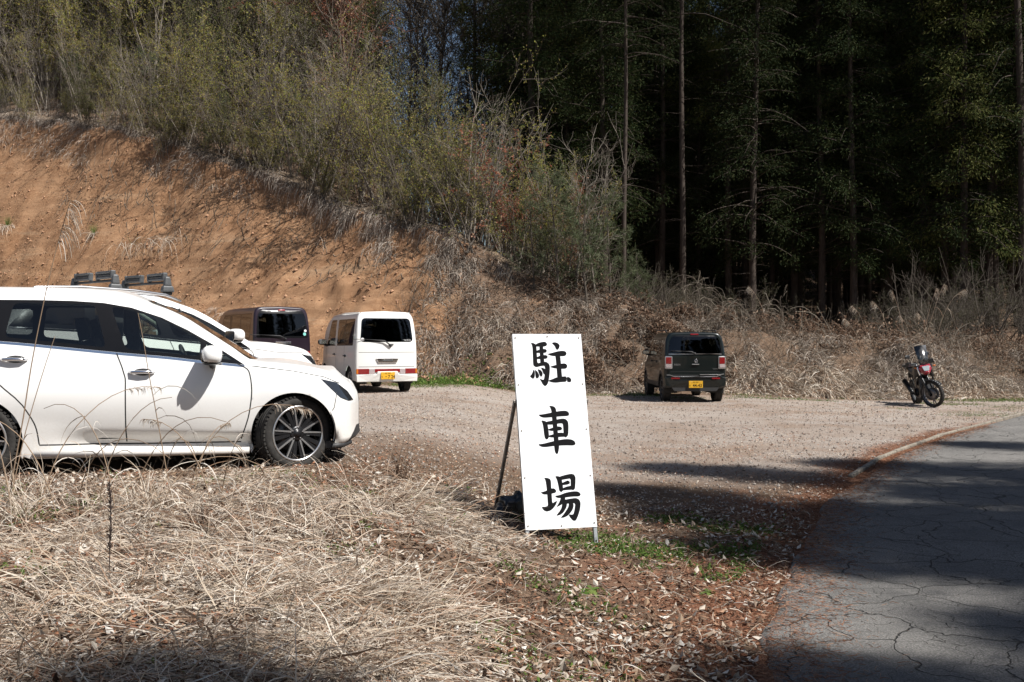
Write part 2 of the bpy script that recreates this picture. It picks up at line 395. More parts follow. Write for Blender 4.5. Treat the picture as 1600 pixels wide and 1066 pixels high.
M['plate'] = simple('plate_yellow', (.62, .34, .02), .45, var=.08)
M['ink'] = simple('black_ink', (.008, .008, .009), .8, spec=.08, var=.05)
M['white_ink'] = simple('white_ink', (.7, .7, .7), .5, var=.05)
M['sticker_green'] = simple('sticker_green', (.2, .55, .5), .5, var=.1)
M['glass'] = glass('window_glass', (.74, .80, .77))
M['glass_dark'] = glass('privacy_glass', (.10, .11, .11)); M['glass_mid'] = glass('rear_door_glass', (.45, .48, .47))
M['glass_shield'] = glass('windscreen_glass', (.62, .70, .67))

def pchip_eval(P, t):
    """P (K, ...) knots on 0..K-1 along axis 0 ; t (n,) ; returns (n, ...)"""
    K = P.shape[0]; d = P[1:] - P[:-1]; m = np.zeros_like(P)
    same = d[1:] * d[:-1] > 0; s = d[1:] + d[:-1]
    m[1:-1] = np.where(same, 2 * d[1:] * d[:-1] / np.where(np.abs(s) < 1e-9, 1, s), 0)
    m[0] = d[0]; m[-1] = d[-1]
    i = np.clip(np.floor(t).astype(int), 0, K - 2); f = (t - i).reshape(-1, *([1] * (P.ndim - 1)))
    return P[i] * (1 - f) ** 2 * (1 + 2 * f) + P[i + 1] * f * f * (3 - 2 * f) + m[i] * f * (1 - f) ** 2 - m[i + 1] * f * f * (1 - f)
def pchip_rows(A, v):
    """A (n,K,3) ; v (n,)"""
    K = A.shape[1]; B = np.moveaxis(A, 1, 0); d = B[1:] - B[:-1]; m = np.zeros_like(B)
    same = d[1:] * d[:-1] > 0; s = d[1:] + d[:-1]
    m[1:-1] = np.where(same, 2 * d[1:] * d[:-1] / np.where(np.abs(s) < 1e-9, 1, s), 0); m[0] = d[0]; m[-1] = d[-1]
    i = np.clip(np.floor(v).astype(int), 0, K - 2); n = np.arange(len(v)); f = (v - i)[:, None]
    return B[i, n] * (1 - f) ** 2 * (1 + 2 * f) + B[i + 1, n] * f * f * (3 - 2 * f) + m[i, n] * f * (1 - f) ** 2 - m[i + 1, n] * f * f * (1 - f)
class Surf:
    def __init__(s, stations):
        s.P = np.array(stations, float)      # (N,K,3)
        s.N, s.K = s.P.shape[:2]
        u = np.linspace(0, s.N - 1, 260); v = np.linspace(0, s.K - 1, 200)
        U, V = np.meshgrid(u, v); s.gu, s.gv = U.ravel(), V.ravel(); s.gp = s.ev(s.gu, s.gv)
    def ev(s, u, v):
        u = np.clip(np.asarray(u, float), 0, s.N - 1); v = np.clip(np.asarray(v, float), 0, s.K - 1)
        return pchip_rows(pchip_eval(s.P, u), v)
    def inv(s, pts, ax=(0, 2), vr=None):
        pts = np.asarray(pts, float); m = np.ones(len(s.gu), bool)
        if vr: m = (s.gv >= vr[0]) & (s.gv <= vr[1])
        gp = s.gp[m][:, ax]; gu, gv = s.gu[m], s.gv[m]; out = []
        for p in pts:
            k = np.argmin(((gp - p) ** 2).sum(1)); u, v = gu[k], gv[k]
            for _ in range(4):
                e = 1e-3; q = s.ev([u, u + e, u], [v, v, v + e])[:, ax]
                J = np.stack([(q[1] - q[0]) / e, (q[2] - q[0]) / e], 1); r = p - q[0]
                if abs(np.linalg.det(J)) < 1e-7: break
                du = np.clip(np.linalg.solve(J, r), -.3, .3); u = min(max(u + du[0], 0), s.N - 1); v = min(max(v + du[1], vr[0] if vr else 0), vr[1] if vr else s.K - 1)
            q = s.ev([u], [v])[0][list(ax)]
            if ((q - p) ** 2).sum() > ((gp[k] - p) ** 2).sum(): u, v = gu[k], gv[k]
            out.append((u, v))
        return out
def in_poly(px, py, poly):
    c = np.zeros(len(px), bool); n = len(poly)
    for i in range(n):
        x1, y1 = poly[i]; x2, y2 = poly[(i + 1) % n]
        if y1 == y2: continue
        c ^= ((y1 > py) != (y2 > py)) & (px < (x2 - x1) * (py - y1) / (y2 - y1) + x1)
    return c
def densify(poly, step, closed=True):
    out = []; n = len(poly)
    for i in range(n if closed else n - 1):
        a, b = np.array(poly[i]), np.array(poly[(i + 1) % n]); k = max(1, int(np.ceil(np.linalg.norm(b - a) / step)))
        out += [tuple(a + (b - a) * j / k) for j in range(k)]
    if not closed: out.append(tuple(poly[-1]))
    return out
def roundpoly(poly, r, n=5):
    """round the corners of a polygon"""
    out = []; N = len(poly)
    for i in range(N):
        p, a, b = Vector(poly[i]), Vector(poly[i - 1]), Vector(poly[(i + 1) % N])
        da, db = (a - p), (b - p); rr = min(r, da.length * .45, db.length * .45)
        p0, p1 = p + da.normalized() * rr, p + db.normalized() * rr
        for k in range(n + 1):
            t = k / n; q = p0 * (1 - t) ** 2 + p * 2 * t * (1 - t) + p1 * t * t; out.append((q.x, q.y))
    return out
def strip_poly(line, w):
    """thin closed polygon along a polyline"""
    L, Rr = [], []
    for i, p in enumerate(line):
        a = Vector(line[max(i - 1, 0)]); b = Vector(line[min(i + 1, len(line) - 1)]); d = (b - a).normalized(); n = Vector((-d.y, d.x)) * w / 2
        L.append((p[0] + n.x, p[1] + n.y)); Rr.append((p[0] - n.x, p[1] - n.y))
    return L + Rr[::-1]
def smoothline(line, n=6):
    P = np.array(line, float); t = np.linspace(0, len(P) - 1, (len(P) - 1) * n + 1)
    return [tuple(q) for q in pchip_eval(P, t)]
def triangulate(border, gpts, polys):
    """polys: list of (label, poly) -> verts, tris, labels"""
    V = []; E = []
    for lp in ([border] if border else []) + [p for _, p in polys]:
        b = len(V); n = len(lp); V += [Vector((float(a), float(c))) for a, c in lp]; E += [(b + i, b + (i + 1) % n) for i in range(n)]
    V += [Vector((float(a), float(c))) for a, c in gpts]
    vs, _, fs, *_ = delaunay_2d_cdt(V, E, [], 0, 1e-5, False)
    vv = np.array([(p.x, p.y) for p in vs]); ff = np.array([list(f) for f in fs], int)
    c = vv[ff].mean(1); lab = np.array(['body'] * len(ff), dtype=object)
    a, b, d = vv[ff[:, 0]], vv[ff[:, 1]], vv[ff[:, 2]]
    area = (b[:, 0] - a[:, 0]) * (d[:, 1] - a[:, 1]) - (b[:, 1] - a[:, 1]) * (d[:, 0] - a[:, 0])
    ff[area < 0] = ff[area < 0][:, ::-1]
    for l, p in polys: lab[in_poly(c[:, 0], c[:, 1], p)] = l
    if border: lab[~in_poly(c[:, 0], c[:, 1], border)] = 'hole'
    lab[np.abs(area) < 1e-10] = 'hole'
    return vv, ff, lab
def compact(V, F):
    u, inv = np.unique(F, return_inverse=True); return V[u], inv.reshape(F.shape)
def build_shell(root, stations, side_polys, uv_polys, labmat, partnames, nu=110, nv=60, rear_cap=None, name='body'):
    """side_polys: (label, [(x,z)], (v0,v1)) ; uv_polys given in u,v ; partnames label->(part name, material)"""
    S = Surf(stations); polys = []
    for lab, pl, vr in side_polys: polys.append((lab, S.inv(densify(pl, .06), (0, 2), vr)))
    polys += uv_polys
    border = densify([(0, 0), (S.N - 1, 0), (S.N - 1, S.K - 1), (0, S.K - 1)], .1)
    U, V = np.meshgrid(np.linspace(0, S.N - 1, nu)[1:-1], np.linspace(0, S.K - 1, nv)[1:-1])
    jit = (np.random.default_rng(1).random(U.shape) - .5) * .01
    vv, ff, lab = triangulate(border, list(zip((U + jit).ravel(), V.ravel())), polys)
    X = S.ev(vv[:, 0], vv[:, 1])
    bodyV, bodyF, bodyM = [], [], []; off = 0; mats = [labmat['body']]
    for side in (1, -1):
        XX = X * np.array([1, side, 1]); F = ff[:, ::-1] if side > 0 else ff
        for l in sorted(set(lab)):
            if l == 'hole': continue
            sel = F[lab == l]
            if l in partnames:
                nm, mt = partnames[l]; v2, f2 = compact(XX, sel)
                if nm in ('windscreen', 'rear_window', 'sunroof'): continue
                o = link(nm, np_mesh(nm, v2, tris=f2, mats=[mt]), root)
            else:
                if labmat[l] not in mats: mats.append(labmat[l])
                v2, f2 = compact(XX, sel); bodyV.append(v2); bodyF.append(f2 + off); off += len(v2); bodyM += [mats.index(labmat[l])] * len(f2)
    for l, (nm, mt) in partnames.items():          # centre-line parts: both halves in one mesh
        if nm in ('windscreen', 'rear_window', 'sunroof') and (lab == l).any():
            vs, fs, o2 = [], [], 0
            for side in (1, -1):
                v2, f2 = compact(X * np.array([1, side, 1]), (ff[:, ::-1] if side > 0 else ff)[lab == l]); vs.append(v2); fs.append(f2 + o2); o2 += len(v2)
            me = np_mesh(nm, np.concatenate(vs), tris=np.concatenate(fs), mats=[mt]); weld(me); link(nm, me, root)
    # end caps
    for end in (0, S.N - 1):
        vq = np.linspace(0, S.K - 1, 60); ring = S.ev(np.full(60, end), vq)
        if end == 0 and rear_cap is not None:
            cap_v, cap_parts = rear_cap(ring)
            for (nm, mt, v2, f2, isbody) in cap_parts:
                if isbody:
                    if mt not in mats: mats.append(mt)
                    bodyV.append(v2); bodyF.append(f2 + off); off += len(v2); bodyM += [mats.index(mt)] * len(f2)
                else: link(nm, np_mesh(nm, v2, tris=f2, mats=[mt]), root)
            continue
        nb = 9; pts = []; 
        for p in ring:
            for k in range(nb): pts.append((p[0] + (.03 if end else -.03) * (1 - (2 * k / (nb - 1) - 1) ** 2) * min(1, p[1] * 3), p[1] * (1 - 2 * k / (nb - 1)), p[2]))
        F = []
        for i in range(59):
            for k in range(nb - 1):
                a, b, c, d = i * nb + k, i * nb + k + 1, (i + 1) * nb + k + 1, (i + 1) * nb + k
                if end == 0: F += [(a, d, c), (a, c, b)]
                else: F += [(a, b, c), (a, c, d)]
        bodyV.append(np.array(pts)); bodyF.append(np.array(F) + off); off += len(pts); bodyM += [0] * len(F)
    me = np_mesh(name, np.concatenate(bodyV), tris=np.concatenate(bodyF), mats=mats, midx=bodyM); weld(me)
    return S, link(name, me, root)
def weld(me):
    bm = bmesh.new(); bm.from_mesh(me); bmesh.ops.remove_doubles(bm, verts=bm.verts, dist=2e-4); bm.to_mesh(me); bm.free()
def cap_surface(xb_fn, ring, polys, labmat, partnames, bulge=.04, step=.035):
    """rear panel over (y,z) ; ring: half outline"""
    right = [(p[1], p[2]) for p in ring]; border = right + [(-a, b) for a, b in right[::-1] if abs(a) > 1e-6]
    yz = np.array(right); zs = np.linspace(yz[:, 1].min(), yz[:, 1].max(), int((yz[:, 1].max() - yz[:, 1].min()) / step))
    g = [(y, z) for z in zs[1:-1] for y in np.arange(-.9, .9, step) + .003]
    g = [p for p, k in zip(g, in_poly(np.array([q[0] for q in g]), np.array([q[1] for q in g]), border)) if k]
    vv, ff, lab = triangulate(border, g, [(l, densify(p, .04)) for l, p in polys])
    def x_of(y, z):
        yb = np.interp(z, yz[:, 1], np.maximum(yz[:, 0], 1e-3)); r = np.clip(np.abs(y) / yb, 0, 1)
        ztop = yz[:, 1].max(); zbot = yz[:, 1].min(); e = np.clip(np.minimum(ztop - z, z - zbot) / .12, 0, 1)
        return np.interp(z, yz[:, 1], ring[:, 0]) - bulge * (1 - r ** 3) * np.sqrt(e)
    X = np.stack([x_of(vv[:, 0], vv[:, 1]), vv[:, 0], vv[:, 1]], -1); out = []
    for l in sorted(set(lab)):
        if l == 'hole': continue
        v2, f2 = compact(X, ff[lab == l][:, ::-1])
        if l in partnames: out.append((partnames[l][0], partnames[l][1], v2, f2, False))
        else: out.append((l, labmat[l], v2, f2, True))
    return x_of, out
def arch_poly(cx, r, cz=.33, zlow=.0):
    return [(cx + r * math.cos(a), max(cz + r * math.sin(a), zlow)) for a in np.linspace(-.9, math.pi + .9, 34)]
def arch_hole(S, cx, r, cz):
    """arch polygon in u,v reaching below the sill"""
    pts = [(cx + r * math.cos(a), cz + r * math.sin(a)) for a in np.linspace(-.35, math.pi + .35, 40)]
    zmin = S.P[:, 0, 2].min(); uv = []
    inv = S.inv(pts, (0, 2), (0, 4.5)); 
    inv = [(u, v if z > S.ev([u], [0])[0][2] + .004 else -.3) for (u, v), (x, z) in zip(inv, pts)]
    return [(inv[0][0], -.4)] + inv + [(inv[-1][0], -.4)]
def add_wheel(root, x, y, r, w, style, steer=0, side=1, name='wheel'):
    """wheel part with tyre / rim sub-parts. side=+1: outer face to +y"""
    h = bpy.data.objects.new(name, None); COL.objects.link(h); h.parent = root; h.location = (x, y, r); h.rotation_euler = (0, 0, steer); h.empty_display_size = .1
    o = side * w / 2; rr = r - (.085 if style == 'alloy' else .095 if style != 'bike' else .06); mb = MB()
    prof = [(rr - .01, -o * .8), (rr, -o * .95), (rr + (r - rr) * .5, -o * 1.08), (r - .018, -o), (r - .004, -o * .8), (r, -o * .4), (r - .006, -o * .38), (r - .006, -o * .33), (r, -o * .31), (r, -o * .02), (r - .007, 0), (r, o * .03), (r, o * .31), (r - .006, o * .33), (r - .006, o * .38), (r, o * .4), (r - .004, o * .8), (r - .018, o), (rr + (r - rr) * .5, o * 1.08), (rr + .012, o * 1.0), (rr, o * .93), (rr - .01, o * .8)]
    mb.lathe(prof, M['rubber'], n=56)
    for k in range(56):            # shoulder tread blocks
        a = 2 * math.pi * k / 56
        for s in (-1, 1):
            p = Vector(((r - .003) * math.cos(a), s * w * .42, (r - .003) * math.sin(a)))
            mb.box(p, (.014, w * .17, .022), M['rubber'], rot=(0, -a, 0))
    mb.build('tyre', h)
    mb = MB()
    mb.lathe([(rr + .004, o * .95), (rr + .006, o * .99), (rr - .006, o * 1.0), (rr - .016, o * .93), (rr - .02, o * .6), (rr - .04, o * .1), (rr - .03, -o * .7), (rr, -o * .9)], M['rim_dark' if style == 'alloy' else 'rim_dark' if style == 'dark' else 'grey_plastic'], n=56)
    mb.lathe([(rr + .004, o * .955), (rr + .005, o * 1.0), (rr - .008, o * 1.01), (rr - .014, o * .95)], M['rim_bright' if style in ('alloy', 'alloy2') else 'grey_plastic'], n=56)
    def spoke(a0, a1, r0, r1, w0, w1, m, yo, th=.02):
        c0, s0, c1, s1 = math.cos(a0), math.sin(a0), math.cos(a1), math.sin(a1)
        p0, p1 = Vector((r0 * c0, 0, r0 * s0)), Vector((r1 * c1, 0, r1 * s1)); d = (p1 - p0).normalized(); n = Vector((-d.z, 0, d.x))
        ys = [yo[0], yo[1]]
        vs = []
        for yy in (0, -side * th):
            vs += [p0 + n * w0 + Vector((0, ys[0] + yy, 0)), p0 - n * w0 + Vector((0, ys[0] + yy, 0)), p1 - n * w1 + Vector((0, ys[1] + yy, 0)), p1 + n * w1 + Vector((0, ys[1] + yy, 0))]
        mb.add(vs, [(0, 1, 2, 3), (4, 7, 6, 5), (0, 4, 5, 1), (1, 5, 6, 2), (2, 6, 7, 3), (3, 7, 4, 0)], m)
    R1 = rr - .012
    if style == 'alloy':
        for k in range(5):
            a = 2 * math.pi * k / 5 + .22
            for q, dq in ((-1, .16), (1, .16)):
                spoke(a + q * .10, a + q * .24, .055, R1, .008, .006, M['rim_bright'], (o * .80, o * .92))
                spoke(a + q * .16, a + q * .33, .055, R1, .016, .018, M['rim_dark'], (o * .74, o * .86))
            spoke(a, a, .06, R1 * .55, .02, .004, M['rim_dark'], (o * .7, o * .7))
            a2 = a + math.pi / 5
            spoke(a2 - .05, a2 - .06, .05, R1, .012, .02, M['rim_dark'], (o * .72, o * .84))
    elif style in ('alloy2', 'dark'):
        for k in range(8): spoke(2 * math.pi * k / 8, 2 * math.pi * k / 8 + .12, .04, R1, .02, .016, M['rim_bright'] if style == 'alloy2' else M['rim_dark'], (o * .75, o * .85))
    elif style == 'steel':
        mb.lathe([(R1, o * .6), (R1 * .8, o * .75), (R1 * .6, o * .6), (.06, o * .8), (.0, o * .82)], M['grey_plastic'], n=40)
    mb.lathe([(.07, o * .55), (.068, o * .78), (.05, o * .84), (.033, o * .85), (.032, o * .9), (0.001, o * .91)], M['rim_dark'], n=28)
    for k in range(5):
        a = 2 * math.pi * k / 5 + .22; mb.lathe([(.009, o * .8), (.009, o * .87), (.001, o * .88)], M['brake'], n=8, c=(.052 * math.cos(a), 0, .052 * math.sin(a)))
    mb.build('rim', h)
    mb = MB(); mb.lathe([(.05, -o * .1), (rr * .68, -o * .1), (rr * .68, o * .02), (.05, o * .02)], M['brake'], n=40)
    mb.box((rr * .5, o * .05, rr * .2), (.09, w * .3, .16), M['grey_plastic'], rot=(0, .3, 0)); mb.build('brake_disc', h)
    return h
def wheel_well(root, x, r, cz, y0, y1):
    for s in (1, -1):
        mb = MB(); n = 24; vs = []
        for k in range(n + 1):
            a = -.25 + (math.pi + .5) * k / n; vs += [(x + r * math.cos(a), s * y0, cz + r * math.sin(a)), (x + r * math.cos(a), s * y1, cz + r * math.sin(a))]
        mb.add(vs, [(2 * k, 2 * k + 1, 2 * k + 3, 2 * k + 2) for k in range(n)] + [tuple(2 * k for k in range(n + 1))], M['gap'], True)
        mb.build('wheel_arch_liner', root, fixn=False)
def seat(root, x, y, z, name='seat', s=1.0):
    mb = MB(); m = M['seat']
    mb.box((x + .05, y, z + .1), (.5 * s, .48 * s, .18), m); mb.box((x - .24, y, z + .42 * s), (.15, .47 * s, .6 * s), m, rot=(0, -.32, 0), taper=.85)
    mb.box((x - .38, y, z + .80 * s), (.1, .26, .19), m, rot=(0, -.25, 0), taper=.85); mb.tube([(x - .36, y + .06, z + .6 * s), (x - .37, y + .06, z + .75 * s)], .008, M['chrome'], 6)
    return mb.build(name, root, bevel=.04)
def text_obj(name, s, size, mtx, m, parent, align='CENTER', extr=.001, sx=1.0):
    cu = bpy.data.curves.new(name, 'FONT'); cu.body = s; cu.size = size; cu.align_x = align; cu.align_y = 'CENTER'; cu.extrude = extr; cu.offset = size * .012
    o = bpy.data.objects.new(name, cu); COL.objects.link(o)
    dg = bpy.context.evaluated_depsgraph_get(); me = bpy.data.meshes.new_from_object(o.evaluated_get(dg)); bpy.data.objects.remove(o)
    me.transform(mtx @ Matrix.Diagonal((sx, 1, 1, 1))); me.materials.clear(); me.materials.append(m)
    return link(name, me, parent)
REARM = lambda x, y, z: Matrix.Translation((x, y, z)) @ Matrix(((0, 0, -1, 0), (-1, 0, 0, 0), (0, 1, 0, 0), (0, 0, 0, 1)))   # text reads from behind the car
def marks(root, name, m, fn, xs, w, h):
    """tiny signs too small to read: a few strokes each"""
    mb = MB(); rr = random.Random(5)
    for a in xs:
        for k in range(3):
            b = (k - 1) * h * .36; ww = w * rr.uniform(.3, .5); mb.prism([(a - ww, b - h * .06), (a + ww, b - h * .06), (a + ww, b + h * .06), (a - ww, b + h * .06)], fn, m, 0, .0012)
        q = rr.uniform(-.3, .3) * w; mb.prism([(a + q - w * .07, -h * .45), (a + q + w * .07, -h * .45), (a + q + w * .07, h * .45), (a + q - w * .07, h * .45)], fn, m, .0012, .002)
    return mb.build(name, root)
def number_plate(root, x, z, main, y=0, tilt=0):
    mb = MB(); mb.box((x, y, z), (.012, .33, .165), M['plate']); 
    for q in (-.1, .1): mb.lathe([(.007, 0), (.006, -.004), (.001, -.005)], M['chrome'], axis='X', n=10, c=(x - .006, y + q, z + .062))
    p = mb.build('number_plate', root, bevel=.006)
    text_obj('plate_number', main, .105, REARM(x - .007, y - .035, z - .028), M['ink'], p, sx=.9)
    marks(p, 'plate_region', M['ink'], lambda a, b, t: (x - .0065 - t, y - a, z + .052 + b), (-.06, -.035, .01, .03, .05), .016, .03)
    marks(p, 'plate_kana', M['ink'], lambda a, b, t: (x - .0065 - t, y - a, z - .028 + b), (-.14,), .02, .03)
def mirror(root, x, y, z, side, m, s=1.0, name='door_mirror'):
    mb = MB()
    mb.ell((x, y + side * .13 * s, z), (.085 * s, .13 * s, .082 * s), m, 24, 14, pw=.75)
    o = mb.build(name, root)
    b = MB(); b.ell((x - .005, y + side * .12 * s, z - .055 * s), (.08 * s, .118 * s, .035 * s), M['black_trim'], 20, 8, pw=.8)
    b.tube([(x, y - side * .02, z - .10 * s), (x, y + side * .04, z - .085 * s), (x, y + side * .1 * s, z - .05)], [.03, .026, .022], M['black_plastic'], 8); b.build('mirror_base', o)
    g = MB(); g.prism(roundpoly([(-.105, -.055), (.105, -.06), (.11, .05), (-.1, .055)], .03), lambda a, bb, t: (x - .086 * s + t, y + side * (.13 * s + a * s), z + bb * s), M['chrome'], 0, .004); g.build('mirror_glass', o)
    return o
def handle(root, S, x, z, side, m, w=.2, vr=(2, 6)):
    u, v = S.inv([(x, z)], (0, 2), vr)[0]; p = S.ev([u], [v])[0]; y = p[1]
    mb = MB(); Y = lambda t: side * (y + t)
    mb.ell((x + .01, Y(-.004), z), (w * .42, .012, .036), M['gap'] if m is not M['white_paint'] else M['grey_plastic'], 20, 8)
    mb.tube([(x - w / 2, Y(.0), z + .002), (x - w / 2 + .025, Y(.026), z + .004), (x, Y(.034), z + .005), (x + w / 2 - .035, Y(.028), z + .003), (x + w / 2, Y(.0), z)], [.013, .015, .015, .015, .012], m, 10)
    return mb.build('door_handle', root)

# ---------------------------------------------------------------- wagon / crossover
def wagon_stations(zs=1.0, up=0.0, hood_up=0.0):
    # x relative to the front axle; keys: bottom, rocker, rocker top, lower door, widest, belt, cant rail, roof edge, centre
    def st(x, y, z, dx=(0,) * 9): return [(x + dx[i], y[i], z[i]) for i in range(9)]
    T = []
    T.append(st(-3.60, (.45, .62, .68, .72, .76, .68, .52, .4, 0), (.34, .36, .48, .55, .78, 1.08, 1.47, 1.53, 1.55), (.1, .03, .0, 0, -.02, .05, .36, .42, .40)))
    T.append(st(-3.48, (.55, .76, .80, .82, .85, .76, .57, .44, 0), (.27, .28, .42, .5, .76, 1.12, 1.50, 1.565, 1.59), (.05, 0, 0, 0, 0, .05, .32, .36, .34)))
    T.append(st(-3.1, (.6, .84, .86, .87, .895, .82, .62, .48, 0), (.22, .22, .36, .46, .74, 1.15, 1.535, 1.60, 1.63), (0, 0, 0, 0, 0, 0, .1, .1, .1)))
    T.append(st(-2.57, (.6, .86, .875, .875, .9, .835, .645, .50, 0), (.18, .18, .32, .44, .72, 1.15, 1.55, 1.615, 1.645)))
    T.append(st(-2.0, (.6, .865, .88, .862, .90, .84, .66, .51, 0), (.17, .17, .29, .42, .70, 1.115, 1.55, 1.615, 1.645)))
    T.append(st(-1.56, (.6, .865, .88, .855, .90, .845, .66, .51, 0), (.17, .17, .28, .39, .68, 1.07, 1.53, 1.595, 1.63)))
    T.append(st(-1.19, (.6, .865, .88, .855, .90, .85, .665, .52, 0), (.17, .17, .27, .375, .67, 1.03, 1.465, 1.53, 1.575), (0,) * 7 + (.01, .03)))
    T.append(st(-.95, (.6, .865, .88, .857, .90, .855, .70, .55, 0), (.17, .17, .27, .36, .66, 1.00, 1.365, 1.43, 1.485), (0,) * 7 + (.0, .02)))
    T.append(st(-.73, (.6, .865, .88, .86, .90, .858, .745, .58, 0), (.17, .17, .265, .35, .65, .98, 1.225, 1.29, 1.36), (0,) * 7 + (.0, .02)))
    T.append(st(-.54, (.6, .865, .88, .865, .90, .86, .785, .61, 0), (.17, .17, .26, .34, .65, .955, 1.10, 1.16, 1.225), (0,) * 7 + (.0, .03)))
    T.append(st(-.33, (.6, .865, .88, .872, .90, .862, .815, .63, 0), (.17, .17, .25, .34, .66, .935, .965, 1.00, 1.03), (0,) * 7 + (.02, .05)))
    T.append(st(-.12, (.6, .87, .885, .885, .905, .855, .76, .58, 0), (.18, .18, .26, .35, .68, .905, .955, .985, 1.015), (0,) * 7 + (.02, .05)))
    T.append(st(.12, (.6, .85, .88, .89, .905, .84, .72, .52, 0), (.19, .19, .27, .36, .68, .865, .925, .955, .98), (0,) * 7 + (.0, .02)))
    T.append(st(.30, (.58, .81, .85, .86, .87, .79, .68, .48, 0), (.20, .20, .27, .37, .66, .82, .885, .915, .94)))
    T.append(st(.43, (.5, .73, .78, .80, .80, .72, .62, .43, 0), (.20, .20, .27, .38, .62, .765, .835, .875, .905)))
    T.append(st(.52, (.42, .62, .70, .70, .70, .62, .53, .36, 0), (.20, .205, .27, .38, .58, .71, .78, .825, .86), (-.02, 0, .02, .02, .02, .0, -.01, -.02, -.03)))
    T.append(st(.57, (.32, .42, .52, .52, .52, .46, .40, .28, 0), (.21, .22, .27, .38, .56, .67, .735, .775, .81), (-.04, 0, .06, .05, .05, .03, .02, .0, -.02)))
    T.append(st(.64, (.15, .2, .27, .27, .27, .24, .2, .14, 0), (.22, .24, .28, .38, .55, .65, .70, .73, .76), (-.05, 0, .06, .05, .05, .04, .02, .01, 0)))
    A = np.array(T)
    A[6:11, 7:, 2] = A[6:11, 6:7, 2] + np.array([.018, .028])[None]; A[11:14, 7:, 2] -= np.array([.02, .03])[None]; A[5:14, 2, 1] -= .10; A[4:14, 3, 2] += .03; A[4:5, 2, 1] -= .02; A[4:14, 3, 1] += .012
    A[:, :, 0] = np.where((A[:, :, 0] > 0) & (hood_up > 0), A[:, :, 0] * 1.5, A[:, :, 0])
    A[:, :, 0] = np.where(A[:, :, 0] > .2, .2 + (A[:, :, 0] - .2) * .90, A[:, :, 0])
    A[:, :, 2] = A[:, :, 2] * zs + up
    hu = smoothstep((A[:, :, 0] + .9) / .8) * smoothstep((A[:, :, 2] - .5) / .3) * hood_up
    A[:, :, 2] += hu
    return A
def make_wagon(label, zs=1.0, up=0.0, hood_up=0.0, steer=0.0, detail=True, r=.33, group=None):
    root = thing('parked_wagon' if detail else 'parked_crossover', label, 'car', group=group)
    st = wagon_stations(zs, up, hood_up); S0 = Surf(st); f = lambda L: [(x * (1.5 if hood_up and x > 0 else 1), z * zs + up + (.05 if hood_up and x > .2 and z > .5 else 0)) for x, z in L]
    bot = [(-3.25, 1.20), (-2.38, 1.155), (-1.94, 1.11), (-1.48, 1.06), (-1.06, 1.02), (-.78, .985), (-.42, .945)]
    dlo = f(smoothline(bot, 4)[::-1] + [(-3.2, 1.25), (-3.02, 1.42), (-2.8, 1.49), (-2.41, 1.505), (-2.13, 1.505), (-1.85, 1.50), (-1.60, 1.485), (-1.37, 1.445), (-1.12, 1.36), (-.9, 1.25), (-.68, 1.12), (-.5, 1.0)])
    dlo = [p for p in dlo]
    front = f([(-1.40, 1.085), (-1.06, 1.05), (-.80, 1.02), (-.79, 1.175), (-.96, 1.275), (-1.16, 1.365), (-1.4, 1.435), (-1.535, 1.455)])
    quarter = f([(-.75, 1.015), (-.50, .985), (-.62, 1.07), (-.74, 1.145)])
    rear = f([(-2.35, 1.19), (-1.95, 1.145), (-1.56, 1.10), (-1.66, 1.465), (-1.9, 1.478), (-2.3, 1.478)])
    rq = f([(-3.05, 1.24), (-2.45, 1.21), (-2.42, 1.465), (-2.75, 1.45), (-2.95, 1.36)])
    sp = [('chrome', strip_poly(f([(x, z - .012) for x, z in smoothline(bot, 3)]), .022), (4.2, 7)),
          ('trim', dlo, (4.2, 6.6)), ('glass_f', roundpoly(front, .05), (4.2, 6.4)), ('glass_q', quarter, (4.2, 6.4)), ('glass_r', roundpoly(rear, .05), (4.2, 6.4)), ('glass_rq', roundpoly(rq, .05), (4.2, 6.4)),
          ('gap', strip_poly(f(smoothline([(-.48, .955), (-.385, .89), (-.36, .72), (-.38, .53), (-.45, .29)], 4)), .011), (1.5, 5.3)),
          ('gap', strip_poly(f(smoothline([(-1.475, 1.05), (-1.42, .9), (-1.40, .8), (-1.40, .29)], 4)), .011), (1.5, 5.3)),
          ('gap', strip_poly(f(smoothline([(-2.52, 1.13), (-2.46, .9), (-2.2, .62), (-2.1, .42), (-2.08, .29)], 4)), .011), (1.5, 5.3)),
          ('gap', strip_poly(f([(-2.08, .285), (-1.2, .268), (-.45, .262)]), .012), (1.2, 3.5)),
          ('gap', strip_poly(f([(-.36, .935), (0, .885), (.27, .83), (.42, .765)]), .008), (4.4, 5.6)),
          ('gap', strip_poly(f([(.39, .70), (.36, .55), (.30, .47)]), .007), (2.5, 5)),
          ('lower', f([(.40, .19), (.5, .235), (.6, .36), (.72, .36), (.72, .15), (.4, .15)]), (0, 3.4)),
          ('lamp', roundpoly(f([(.235, .815), (.39, .775), (.50, .69), (.565, .60), (.50, .60), (.42, .635), (.33, .72)]), .015), (3.5, 6.6)),
          ]
    n = S0.N - 1; iA = 5.75; # windscreen in u,v
    ws = [(iA, 8), (5.75, 7.2), (5.95, 6.62), (7.0, 6.55), (8.0, 6.5), (9.0, 6.45), (9.75, 6.5), (9.95, 7.2), (10.0, 8)]
    uvp = [('screen', densify(ws, .2)), ('backlight', densify([(.3, 8), (.3, 5.9), (.62, 5.75), (1.0, 5.8), (1.35, 6.3), (1.5, 7), (1.5, 8)][::-1], .2))]
    if False: uvp.append(('gap', densify([(10.2, 8), (10.2, 6.9), (10.3, 6.88), (10.3, 8)], .2)))
    holes = [('hole', arch_hole(S0, 0, r + .035, r)), ('hole', arch_hole(S0, -2.57, r + .035, r))]
